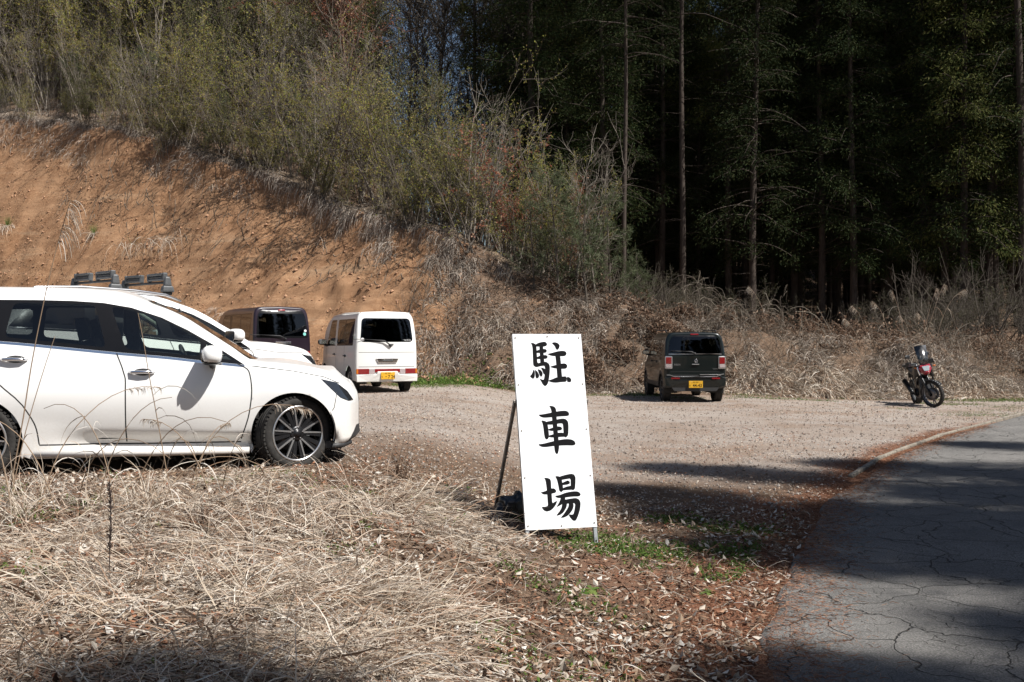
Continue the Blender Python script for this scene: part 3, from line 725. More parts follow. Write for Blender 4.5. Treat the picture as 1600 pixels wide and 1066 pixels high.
    lip = [('lip', [q for q in arch_hole(S0, 0, r + .065, r)]), ('lip', arch_hole(S0, -2.57, r + .065, r))]
    P = M['white_paint']
    lm = dict(body=P, trim=M['black_trim'], gap=M['gap'], lip=P, chrome=M['chrome'], lower=M['black_plastic'])
    pn = dict(glass_f=('window', M['glass']), glass_q=('quarter_window', M['glass']), glass_r=('window', M['glass_mid']), glass_rq=('quarter_window', M['glass_dark']), lamp=('headlight', M['dark_lens']), screen=('windscreen', M['glass_shield']), backlight=('rear_window', M['glass_dark']))
    S, body = build_shell(root, st, sp, uvp + lip + holes, lm, pn, 170, 90)
    for x in (0, -2.57):
        wheel_well(root, x, r + .045, r, .48, .86)
        for s in (1, -1):
            sv = steer if x == 0 else 0
            add_wheel(root, x, s * .775, r, .215, 'alloy' if detail else 'alloy2', sv, s)
    # headlight inner pieces
    for s in (1, -1):
        mirror(root, -.69, s * .87, 1.035 * zs + up + (0 if detail else .07), s, P)
        handle(root, S, -1.27, .885 * zs + up, s, M['chrome']); handle(root, S, -2.27, 1.0 * zs + up, s, M['chrome'])
        mb = MB(); yy = s * .885
        mb.tube([(-2.12, s * .885, .215 * zs + up * .3), (-1.2, s * .89, .20 * zs + up * .3), (-.38, s * .885, .195 * zs + up * .3)], [.03, .032, .03], P, 10); mb.build('side_skirt', root)
        mb = MB(); mb.box((.38, s * .71, .215), (.22, .06, .06), M['black_plastic'], rot=(0, 0, -s * .9)); mb.tube([(.33, s * .80, .20), (.43, s * .72, .20), (.53, s * .6, .215)], [.025, .03, .02], M['black_plastic'], 8); mb.build('lip_spoiler', root)
        for xx, zz, yl in ((.41, .705, .70), (.465, .66, .66)):
            mb = MB(); mb.ell((xx, s * yl, zz), (.03, .03, .022), M['clear_lens'], 14, 8); mb.build('lamp_projector', root)
        # tail lamps
        mb = MB(); mb.ell((-3.5, s * .72, .98 * zs + up), (.1, .13, .07), M['red_lens'], 16, 10, pw=.6); mb.build('tail_light', root)
    mb = MB()                      # underbody, cabin floor, dashboard
    mb.box((-1.5, 0, .24), (3.7, 1.0, .1), M['gap']); mb.box((-1.35, 0, .36), (1.9, 1.62, .1), M['gap']); mb.box((-3.0, 0, .55), (.7, 1.2, .3), M['gap']); mb.box((.1, 0, .45), (.6, .95, .35), M['gap'])
    mb.box((-.52, 0, .86 * zs + up), (.5, 1.45, .16), M['seat']); mb.box((-.62, .38, .95 * zs + up), (.3, .4, .09), M['seat']); mb.build('interior', root, bevel=.03)
    mb = MB(); c = Vector((-.92, -.37, .93 * zs + up)); pts = []
    for k in range(25):
        a = 2 * math.pi * k / 24; pts.append(c + Vector((.19 * math.sin(a) * -.35, .19 * math.cos(a), .19 * math.sin(a) * .94)))
    mb.tube(pts, .017, M['black_plastic'], 8, caps=False); mb.tube([c + Vector((0, -.17, 0)), c, c + Vector((0, .17, 0))], .02, M['black_plastic'], 8); mb.tube([c, c + Vector((.25, 0, -.1))], .03, M['black_plastic'], 8); mb.build('steering_wheel', root)
    for y in (.37, -.37): seat(root, -1.42, y, .42 * zs + up, s=1.05)
    for y in (.4, -.4): seat(root, -2.3, y, .44 * zs + up, 'rear_seat', 1.05)
    mb = MB(); mb.box((-.98, 0, 1.36 * zs + up), (.03, .24, .07), M['black_plastic']); mb.tube([(-.98, 0, 1.38 * zs + up), (-1.02, 0, 1.46 * zs + up)], .01, M['black_plastic'], 6); mb.build('rear_view_mirror', root, bevel=.01)
    mb = MB(); mb.box((-2.0, 0, 1.50 * zs + up), (1.5, 1.1, .02), M['headliner'])
    for s in (1, -1):
        mb.box((-1.50, s * .70, 1.25 * zs + up), (.12, .03, .42), M['seat'], rot=(-s * -.38, 0, 0)); mb.box((-1.3, s * .80, .72 * zs + up), (2.0, .04, .5), M['headliner'])
        mb.tube([(-1.45, s * .60, 1.46 * zs + up), (-1.16, s * .63, 1.40 * zs + up), (-.75, s * .69, 1.17 * zs + up), (-.42, s * .76, .95 * zs + up)], .03, M['headliner'], 8)
    mb.build('cabin_lining', root)
    return root, S
def place(root, px_wheel, d, ground, yaw):
    pass
th = R(15); hd = Vector((math.cos(th), math.sin(th), 0)); sdv = Vector((-math.sin(th), math.cos(th), 0))
wag, WS = make_wagon('white station wagon in the foreground with its front wheel turned, nearest of the parked cars', steer=R(24))
wag.location = Vector((-1.94, 8.84, .40)) + sdv * .885; wag.rotation_euler = (0, 0, th)
# crossover with roof carriers behind it
th2 = R(46); hd2 = Vector((math.cos(th2), math.sin(th2), 0)); sd2 = Vector((-math.sin(th2), math.cos(th2), 0))
cro, CS = make_wagon('white crossover with a pair of ski carriers on its roof, parked behind the wagon', zs=1.0, up=.0, hood_up=.06, detail=False)
cro.location = Vector((-3.62, 13.38, .50)); cro.rotation_euler = (0, 0, th2)
for s in (1, -1):
    mb = MB(); pts = [(x, s * .60, z) for x, z in ((-3.05, 1.56), (-2.9, 1.63), (-2.4, 1.65), (-1.8, 1.63), (-1.4, 1.59), (-1.2, 1.52))]
    mb.tube(pts, [.012, .018, .018, .018, .018, .012], M['silver_trim'], 8); mb.build('roof_rail', cro)
# ski carriers (they sit on the roof and lift off: things of their own)
def ski_rack(x, label, z=1.645):
    root = thing('ski_carrier', label, 'ski carrier', group='ski carriers on the crossover roof'); root.location = cro.matrix_basis @ Vector((x, 0, 0)) ; root.rotation_euler = (0, 0, th2)
    for s in (1, -1):
        mb = MB(); y = s * .57
        mb.box((0, y, z + .02), (.16, .09, .08), M['grey_plastic'], taper=.8); mb.box((0, y, z + .11), (.10, .075, .12), M['grey_plastic'], taper=.65); mb.box((0, y, z - .03), (.12, .05, .05), M['gap']); mb.build('foot', root, bevel=.02)
        mb = MB(); y0 = s * .30
        mb.box((.0, y0, z + .14), (.055, .36, .03), M['grey_plastic']); mb.box((0, y0, z + .20), (.06, .36, .032), M['grey_plastic'])
        mb.box((0, y0, z + .167), (.045, .34, .03), M['black_plastic']); mb.box((0, y0 - s * .2, z + .165), (.055, .035, .10), M['grey_plastic'], rot=(s * .15, 0, 0)); mb.box((0, y0 + s * .205, z + .17), (.06, .04, .10), M['grey_plastic']); mb.build('clamp', root, bevel=.012)
    mb = MB(); mb.tube([(0, -.56, z + .10), (0, .56, z + .10)], .016, M['black_plastic'], 8); mb.build('crossbar', root)
bpy.context.view_layer.update()
ski_rack(-2.0, 'grey ski carrier on the white crossover roof, rear one of the two'); ski_rack(-1.36, 'grey ski carrier on the white crossover roof, the one next to the windscreen')

# ---------------------------------------------------------------- boxy kei vans seen from behind
def van_stations(L, W, H, zb, zbelt, tum, nose, r_end=.07, hood=None):
    """tail at x=0, nose at x=L ; W half width ; tum: inset at the roof"""
    def sec(x, k=1.0, top=H, lean=0.0, y=1.0, rs=0):
        ys = [W * .7, W * .97, W, W, W, W - tum * .12, W - tum * .75, W - tum - .10, 0]
        zz = [zb, zb + .01, zb + .09, zb + .3, (zb + zbelt) / 2 + .1, zbelt, top - .16, top - .025, top]
        dx = [0, 0, 0, 0, 0, 0, lean * .7, lean * .95, lean]
        return [(x + dx[i], (ys[i] - rs) * y if ys[i] > 0 else 0, zz[i] - (rs if i > 5 else 0) + (rs if i < 2 else 0)) for i in range(9)]
    A = []
    for q in (0, .35, .7, 1): A.append(sec(r_end * (1 - math.cos(q * math.pi / 2)), rs=r_end * (1 - math.sin(q * math.pi / 2)), lean=.10))
    A += [sec(r_end + .12, lean=.08), sec(L * .3), sec(L * .5)]
    if hood is None:                       # cab-over nose
        A += [sec(L * .72, top=H - .02), sec(L - .55, top=H - .10)]
        a = sec(L - .28, top=H - .16); 
        for i, z in zip((5, 6, 7, 8), (zbelt, zbelt + .36, zbelt + .42, zbelt + .46)): a[i] = (a[i][0] + (-.05, -.03, .0, .05)[i - 5], a[i][1], z)
        A.append(a)
        b = sec(L - .1, top=0)
        for i, z in zip((4, 5, 6, 7, 8), ((zb + zbelt) / 2, zbelt - .05, zbelt + .02, zbelt + .05, zbelt + .07)): b[i] = (b[i][0] + (.0, -.02, -.02, 0, .04)[i - 4], (b[i][1] * .95), z)
        A.append(b)
        c = [(L + (.0 if i < 8 else .03), p[1] * .82, p[2] if i < 4 else min(p[2], zbelt - .12 + .01 * i)) for i, p in enumerate(b)]; A.append(c)
    else:
        hx, hz = hood
        A += [sec(hx - .62, top=H - .01), sec(hx - .42, top=H - .05)]
        a = sec(hx - .05)
        for i, z in zip((5, 6, 7, 8), (zbelt - .02, hz + .02, hz + .04, hz + .06)): a[i] = (a[i][0] + (0, .0, .05, .12)[i - 5], a[i][1], max(z, zbelt - .02 if i == 5 else z))
        A.append(a)
        for x, k, d in ((hx + .35, 1.0, .03), (L - .1, .96, .08), (L, .84, .14)):
            b = sec(x)
            for i, z in zip((4, 5, 6, 7, 8), (hz - .32, hz - .14, hz - .05, hz - .01, hz + .02)): b[i] = (b[i][0], b[i][1], z - d)
            A.append([(p[0], p[1] * k, p[2]) for p in b])
    return A
def make_van(kind, label, P, L, W, H, zb, zbelt, tum, r, ax, hood=None, bulge=.04):
    root = thing('parked_van' if kind != 'green' else 'parked_hatchback', label, 'van' if kind != 'green' else 'car')
    st = van_stations(L, W, H, zb, zbelt, tum, None, hood=hood); S0 = Surf(st)
    tz = H - .20
    if kind == 'green':
        wins = [[(.42, zbelt + .02), (.30, tz - .02), (.72, tz), (.86, tz), (.9, zbelt)], [(.98, zbelt), (.96, tz), (1.62, tz), (1.62, zbelt)], [(1.70, zbelt), (1.70, tz), (2.12, tz - .01), (2.42, zbelt)]]
        dl = [[(.93, .3), (.93, tz)], [(1.66, .3), (1.66, tz)], [(2.5, .35), (2.52, .7), (2.46, zbelt)]]
    else:
        wins = [[(.32, zbelt + .03), (.27, tz), (1.0, tz), (1.02, zbelt)], [(1.10, zbelt), (1.09, tz), (1.72, tz), (1.74, zbelt)], [(1.95, zbelt - .02), (1.93, tz - .01), (2.42, tz - .05), (2.72, zbelt - .05)]]
        dl = [[(1.04, .3), (1.05, zbelt)], [(1.84, .34), (1.84, tz)], [(2.78, .75), (2.80, zbelt - .06)]]
    sp = []
    sp.append(('trim', roundpoly([(wins[0][0][0] - .05, zbelt - .03), (wins[0][1][0] - .03, tz + .03), (wins[2][2][0] + .02, tz + .02), (wins[2][-1][0] + .06, zbelt - .06 if kind != 'green' else zbelt - .03)], .06), (4.3, 7)) if kind != 'purple0' else None)
    for i, w in enumerate(wins): sp.append(('win%d' % i, roundpoly(w, .05), (4.3, 6.9)))
    for d in dl: sp.append(('gap', strip_poly(densify(d, .1, False), .012), (1.2, 6.2)))
    if kind == 'white':
        sp.append(('body', [(1.75, zbelt - .05), (1.75, tz + .05), (1.93, tz + .05), (1.93, zbelt - .05)], (4.3, 7)))
        sp.append(('gap', strip_poly(densify([(1.84, .34), (1.84, tz + .05)], .1, False), .014), (1.2, 6.6)))
    holes = [('hole', arch_hole(S0, x, r + .05, r)) for x in ax]; lips = []
    if kind == 'green': lips = [('clad', arch_hole(S0, x, r + .13, r)) for x in ax]; sp.append(('clad', [(0.1, 0), (.1, zb + .13), (L - .2, zb + .13), (L - .2, 0)], (0, 3.2)))
    lm = dict(body=P, trim=M['black_trim'], gap=M['gap'], clad=M['black_plastic'])
    pn = {'win0': ('window', M['glass_dark']), 'win1': ('window', M['glass_dark']), 'win2': ('window', M['glass']), 'screen': ('windscreen', M['glass_shield'])}
    N = S0.N - 1
    scr = [(N - 3.9 + 0, 8), (N - 3.85, 6.7), (N - 3.0, 6.5), (N - 2.15, 6.3), (N - 2.1, 8)] if hood is None else [(N - 3.95, 8), (N - 3.9, 6.7), (N - 3.15, 6.5), (N - 3.1, 8)]
    capx = {}
    def cap(ring):
        y = lambda a: a
        if kind == 'white':
            win = roundpoly([(-.63, 1.17), (.63, 1.17), (.575, 1.72), (-.575, 1.72)], .10)
            polys = [('win', win), ('gap', strip_poly(densify([(-.68, .935), (.68, .935)], .1, False), .010)), ('gap', strip_poly(densify([(-.69, .605), (.69, .605)], .1, False), .012)), ('gap', strip_poly(densify([(-.69, .605), (-.70, 1.0), (-.645, 1.78), (-.5, 1.83), (.5, 1.83), (.645, 1.78), (.70, 1.0), (.69, .605)], .08, False), .008))]
        elif kind == 'green':
            win = roundpoly([(-.63, 1.17), (.63, 1.17), (.58, 1.57), (-.58, 1.57)], .08)
            polys = [('trim', roundpoly([(-.67, 1.15), (.67, 1.15), (.61, 1.60), (-.61, 1.60)], .08)), ('win', win), ('gap', strip_poly(densify([(-.58, .735), (.58, .735)], .1, False), .012)), ('clad', [(-.8, .1), (.8, .1), (.8, .40), (.62, .38), (-.62, .38), (-.8, .40)]), ('gap', [(-.58, .60), (.58, .60), (.62, .66), (-.62, .66)])]
        else:
            win = roundpoly([(-.60, 1.17), (.60, 1.17), (.575, 1.72), (-.575, 1.72)], .07)
            polys = [('trim', roundpoly([(-.66, 1.12), (.66, 1.12), (.63, 1.79), (-.63, 1.79)], .07)), ('win', win), ('gap', strip_poly(densify([(-.68, .605), (.68, .605)], .1, False), .012))]
        xf, out = cap_surface(None, ring, polys, lm, {'win': ('rear_window', M['glass_dark'])}, bulge); capx['f'] = xf; return xf, out
    S, body = build_shell(root, st, [s for s in sp if s], [('screen', densify(scr, .2))] + lips + holes, lm, pn, 100, 70, rear_cap=cap)
    X = lambda y, z, o=0: float(capx['f'](np.array([y]), np.array([z]))[0]) - o
    for x in ax:
        wheel_well(root, x, r + .06, r, W - .34, W - .02)
        for s in (1, -1): add_wheel(root, x, s * (W - .115), r, .16 if kind != 'green' else .175, 'dark' if kind != 'white' else 'alloy2', 0, s)
    mb = MB(); mb.box((L * .5, 0, zb + .08), (L * .82, W * 1.3, .12), M['gap']); mb.box((.35, 0, zb + .05), (.35, W * 1.1, .12), M['gap']); mb.tube([(ax[0], -W * .8, r), (ax[0], W * .8, r)], .045, M['gap'], 8); mb.tube([(.05, -W * .45, zb + .0), (.5, -W * .45, zb + .02)], .03, M['brake'], 8)
    mb.box((L * .5, 0, zb + .35), (L * .75, W * 1.7, .04), M['seat']); mb.box((L - .75 if hood is None else 2.55, 0, zbelt - .1), (.35, W * 1.8, .15), M['seat']); mb.build('interior', root, bevel=.02)
    for y in (.32, -.32):
        seat(root, 1.95, y, zb + .36, s=.95); seat(root, .95, y, zb + .36, 'rear_seat', .95)
    return root, S, X, W
def rear_patch(root, name, m, X, poly, t=.012, off=0.0, bevel=.004):
    mb = MB(); n = len(poly); pr = densify(poly, .12)
    mb.prism(pr, lambda a, b, q: (X(a, b) - q, a, b), m, -.01, t + off); return mb.build(name, root, bevel=bevel)
def wiper(root, X, y0, z0, y1, z1):
    mb = MB(); pts = [(X(y0, z0) - .035, y0, z0), (X(y0, z0 + .05) - .04, y0 + (y1 - y0) * .22, z0 + (z1 - z0) * .75), (X(y1, z1) - .03, y1, z1)]
    mb.tube(pts, [.018, .012, .008], M['black_plastic'], 8); mb.tube([(X(y1, z1) - .02, y1 - (.12 if y1 < y0 else -.12) * 2.2, z1 + .005), (X(y1, z1) - .02, y1 + (.12 if y1 < y0 else -.12) * .2, z1 - .002)], .007, M['black_plastic'], 6)
    mb.lathe([(.03, .0), (.03, -.03), (.02, -.045), (.001, -.046)], M['black_plastic'], axis='X', n=16, c=(X(y0, z0), y0, z0)); return mb.build('rear_wiper', root)
def disc_patch(root, name, m, X, y, z, r, t=.004):
    return rear_patch(root, name, m, X, [(y + r * math.cos(a), z + r * math.sin(a)) for a in np.linspace(0, 2 * math.pi, 18)[:-1]], t, bevel=0)

# ---- white van
wv, S, X, W_ = make_van('white', 'white one-box van with a full-width red tail lamp strip, seen from behind', M['white_paint_old'], 3.4, .735, 1.88, .27, 1.12, .10, .285, (.62, 3.0))
a = R(24); wv.location = (-2.88, 22.9, 0); wv.location.z = gz(-3.0, 23.2); wv.rotation_euler = (0, 0, math.pi / 2 + a)
rear_patch(wv, 'tail_light', M['red_lens'], X, [(-.715, .44), (-.43, .44), (-.43, .56), (-.715, .56)], .02); rear_patch(wv, 'tail_light', M['red_lens'], X, [(.43, .44), (.715, .44), (.715, .56), (.43, .56)], .02)
rear_patch(wv, 'lamp_strip', M['red_lens'], X, [(-.30, .48), (.30, .48), (.30, .555), (-.30, .555)], .018)
for s in (1, -1):
    rear_patch(wv, 'reversing_lamp', M['pale_lens'], X, [(s * .30, .445), (s * .43, .445), (s * .43, .555), (s * .30, .555)], .018)
    rear_patch(wv, 'indicator', M['orange_lens'], X, [(s * .68, .445), (s * .722, .445), (s * .722, .555), (s * .68, .555)], .026)
rear_patch(wv, 'rear_bumper', M['white_paint_old'], X, roundpoly([(-.72, .26), (.72, .26), (.73, .43), (.26, .43), (.24, .50), (-.24, .50), (-.26, .43), (-.73, .43)], .02), .05, bevel=.02)
number_plate(wv, X(0, .4) - .065, .40, '・7 24')
rear_patch(wv, 'handle_garnish', M['chrome'], X, [(-.27, .80), (.27, .80), (.22, .70), (-.22, .70)][::-1], .03, bevel=.008); rear_patch(wv, 'tailgate_handle', M['grey_plastic'], X, [(-.12, .735), (.12, .735), (.12, .765), (-.12, .765)], .045)
wiper(wv, X, -.06, 1.10, .56, 1.235); disc_patch(wv, 'sticker', M['white_ink'], X, .575, 1.23, .04)
mb = MB(); mb.prism([(-.1, .0), (0.02, 0), (.0, -.10), (-.06, -.03)], lambda p, q, t: (X(-.06, 1.08) - .012 - t, -.06 + p, 1.13 + q), M['grey_plastic'], 0, .015); mb.build('wiper_cover', wv, bevel=.003)
marks(wv, 'lettering', M['white_ink'], lambda a, b, t: (X(-.47, 1.215) - .004 - t, -.47 - a, 1.215 + b), (-.09, -.055, -.02, .015, .05, .085), .03, .035)
for s in (1, -1):
    mirror(wv, 2.75, s * .74, 1.16, s, M['grey_plastic'], .85); handle(wv, S, 1.98, .86, s, M['grey_plastic'], .14); handle(wv, S, .97, .84, s, M['grey_plastic'], .2)
    mb = MB(); mb.tube([(.2, s * .60, 1.845), (1.4, s * .605, 1.855), (2.6, s * .60, 1.80)], .012, M['white_paint_old'], 6); mb.build('roof_gutter', wv)
# ---- purple van
pv, S, X, W_ = make_van('purple', 'dark purple tall van half hidden behind the white crossover', M['purple_paint'], 3.4, .735, 1.90, .25, 1.12, .09, .285, (.62, 3.0))
a = R(33); pv.location = (-5.6, 24.3, gz(-5.8, 24.5)); pv.rotation_euler = (0, 0, math.pi / 2 + a)
rear_patch(pv, 'high_brake_light', M['red_lens'], X, [(-.09, 1.79), (.09, 1.79), (.075, 1.825), (-.075, 1.825)], .022)
wiper(pv, X, -.05, 1.10, .56, 1.20); disc_patch(pv, 'sticker', M['sticker_green'], X, -.56, 1.22, .04); disc_patch(pv, 'sticker', M['white_ink'], X, -.585, 1.30, .033)
for s in (1, -1):
    rear_patch(pv, 'tail_light', M['red_lens'], X, [(s * .60, .62), (s * .71, .62), (s * .70, .80), (s * .62, .80)], .02); mirror(pv, 2.75, s * .74, 1.16, s, M['purple_paint'], .85); handle(pv, S, 1.98, .86, s, M['purple_paint'], .16)
rear_patch(pv, 'rear_bumper', M['purple_paint'], X, roundpoly([(-.72, .26), (.72, .26), (.73, .56), (-.73, .56)], .03), .05, bevel=.02)
mb = MB()
rear_patch(pv, 'tailgate_handle', M['chrome'], X, [(-.2, .97), (.2, .97), (.2, 1.03), (-.2, 1.03)], .03)
# ---- green boxy hatchback
gv, S, X, W_ = make_van('green', 'boxy dark green hatchback with upright tail lamps, backed away alone before the brown thicket', M['green_paint'], 3.4, .735, 1.68, .33, 1.10, .09, .31, (.50, 2.96), hood=(2.62, 1.04))
gv.location = (4.34, 23.6, gz(4.3, 23.9)); gv.rotation_euler = (0, 0, math.pi / 2 + R(1.0))
for s in (1, -1):
    rear_patch(gv, 'lamp_surround', M['silver_trim'], X, roundpoly([(s * .545, .80), (s * .72, .80), (s * .72, 1.10), (s * .545, 1.10)], .03), .03, bevel=.008)
    rear_patch(gv, 'tail_light', M['red_lens'], X, roundpoly([(s * .57, .92), (s * .70, .92), (s * .70, 1.075), (s * .57, 1.075)], .015), .045)
    rear_patch(gv, 'reversing_lamp', M['pale_lens'], X, roundpoly([(s * .57, .83), (s * .70, .83), (s * .70, .91), (s * .57, .91)], .015), .043)
    rear_patch(gv, 'reflector', M['red_lens'], X, [(s * .38, .56), (s * .58, .56), (s * .58, .595), (s * .38, .595)], .065)
    mirror(gv, 2.32, s * .73, 1.16, s, M['green_paint'], .7); handle(gv, S, 1.12, .95, s, M['green_paint'], .18); handle(gv, S, 1.86, .95, s, M['green_paint'], .18)
    mb = MB(); mb.tube([(.45, s * .60, 1.68), (.55, s * .60, 1.71), (1.9, s * .60, 1.72), (2.0, s * .60, 1.68)], .014, M['black_plastic'], 6); mb.build('roof_rail', gv)
rear_patch(gv, 'rear_bumper', M['green_paint'], X, roundpoly([(-.72, .40), (-.6, .36), (.6, .36), (.72, .40), (.73, .60), (.60, .64), (.50, .55), (-.50, .55), (-.60, .64), (-.73, .60)], .03), .055, bevel=.02)
rear_patch(gv, 'skid_plate', M['black_plastic'], X, roundpoly([(-.5, .27), (.5, .27), (.58, .38), (-.58, .38)], .02), .05, bevel=.01)
rear_patch(gv, 'window_trim', M['silver_trim'], X, strip_poly(densify([(-.63, 1.15), (.63, 1.15)], .1, False), .018), .012, bevel=0)
rear_patch(gv, 'bumper_trim', M['silver_trim'], X, strip_poly([(-.68, .68), (-.6, .665), (-.1, .665)], .014), .05, bevel=0)
rear_patch(gv, 'bumper_trim', M['silver_trim'], X, strip_poly([(.68, .655), (.6, .655), (.52, .62), (-.5, .62), (-.6, .655)][::-1], .012), .058, bevel=0)
rear_patch(gv, 'high_brake_light', M['red_lens'], X, [(-.10, 1.605), (.10, 1.605), (.09, 1.635), (-.09, 1.635)], .02)
rear_patch(gv, 'tailgate_handle', M['silver_trim'], X, [(-.085, .90), (.085, .90), (.085, .918), (-.085, .918)], .03); wiper(gv, X, .02, 1.16, .33, 1.22)
number_plate(gv, X(0, .44) - .07, .435, '44-43')
mb = MB(); ring = [(X(-.01, .99) - .02, -.01 + .037 * math.cos(t), .99 + .037 * math.sin(t)) for t in np.linspace(0, 2 * math.pi, 25)]; mb.tube(ring, .005, M['chrome'], 6, caps=False)
mb.tube([(X(-.01, .99) - .02, -.01 + q[0], .99 + q[1]) for q in ((-.022, .026), (.012, .012), (-.012, -.012), (.022, -.026))], .006, M['chrome'], 6); mb.build('emblem', gv)
marks(gv, 'lettering', M['silver_trim'], lambda a, b, t: (X(.42, .9) - .006 - t, .43 - a, .90 + b), (-.06, -.02, .02, .06), .032, .04)
marks(gv, 'lettering', M['silver_trim'], lambda a, b, t: (X(-.5, .8) - .008 - t, -.47 - a, .80 + b), (-.05, -.025, 0, .025, .05), .022, .022)
# ---------------------------------------------------------------- A-frame sign
M['sign_white'] = simple('sign_panel_white', (.80, .82, .84), .35, var=.015)
M['galv'] = simple('galvanised_steel', (.42, .44, .45), .42, .7, var=.3, vscale=30)
M['rust'] = simple('weathered_steel', (.20, .18, .16), .6, .4, var=.4, vscale=25)
M['bag'] = simple('black_bag', (.012, .012, .013), .28, var=.3, vscale=20, bump=.3)
BW, BH = .55, 1.475; psi = R(15); tilt = math.atan2(.36, 1.38)
sign = thing('standing_sign', 'white A-frame standing sign with three black characters reading parking lot', 'sign', (.372, 7.27, .07), psi)
zc = .115
def bd(a, b, t):     # board coords a: -BW/2..BW/2, b: 0..BH, t: towards the viewer
    return (a, -t * math.cos(tilt) + (zc + b) * 0 + (b + .12) * math.sin(tilt) - .0, zc + b * math.cos(tilt) + -t * 0 + t * math.sin(tilt))
mb = MB(); mb.prism([(-BW / 2, 0), (BW / 2, 0), (BW / 2, BH), (-BW / 2, BH)], bd, M['sign_white'], 0, .004); board = mb.build('sign_board', sign)
mb = MB()
for a, b in [(q, w) for q in (-BW / 2 + .02, BW / 2 - .02) for w in (.03, .38, .73, 1.08, BH - .03)] + [(0, .02), (0, BH - .02)]:
    mb.prism([(a + .0065 * math.cos(t), b + .0065 * math.sin(t)) for t in np.linspace(0, 2 * math.pi, 9)[:-1]], bd, M['rust'], .004, .0075)
mb.build('rivet', board)
for a in (-BW / 2 + .014, BW / 2 - .014):
    mb = MB(); mb.prism([(a - .014, -.22), (a + .014, -.22), (a + .014, BH), (a - .014, BH)], bd, M['galv'], -.030, -.001); mb.build('front_leg', sign, bevel=.002)
mb = MB()
for b in (.02, .72, BH - .03): mb.prism([(-BW / 2 + .03, b - .013), (BW / 2 - .03, b - .013), (BW / 2 - .03, b + .013), (-BW / 2 + .03, b + .013)], bd, M['galv'], -.028, -.001)
mb.build('frame_rail', sign, bevel=.002)
for s in (-1, 1):
    x = s * (BW / 2 + .008); top = Vector(bd(x, .96, -.02)); bot = Vector((x, 1.02, -.05))
    mb = MB(); d = bot - top; ang = math.atan2(d.y, -d.z); mb.box((top + bot) / 2, (.022, .032, d.length), M['rust'], rot=(ang, 0, 0)); mb.lathe([(.012, -.014), (.012, .014), (.001, .015)], M['rust'], axis='X', n=10, c=top); mb.build('rear_leg', sign, bevel=.002)
mb = MB(); mb.box((0, .915, .165), (BW, .028, .028), M['galv']); mb.box((0, .58, .11), (.02, .6, .01), M['rust']); mb.build('cross_bar', sign, bevel=.002)
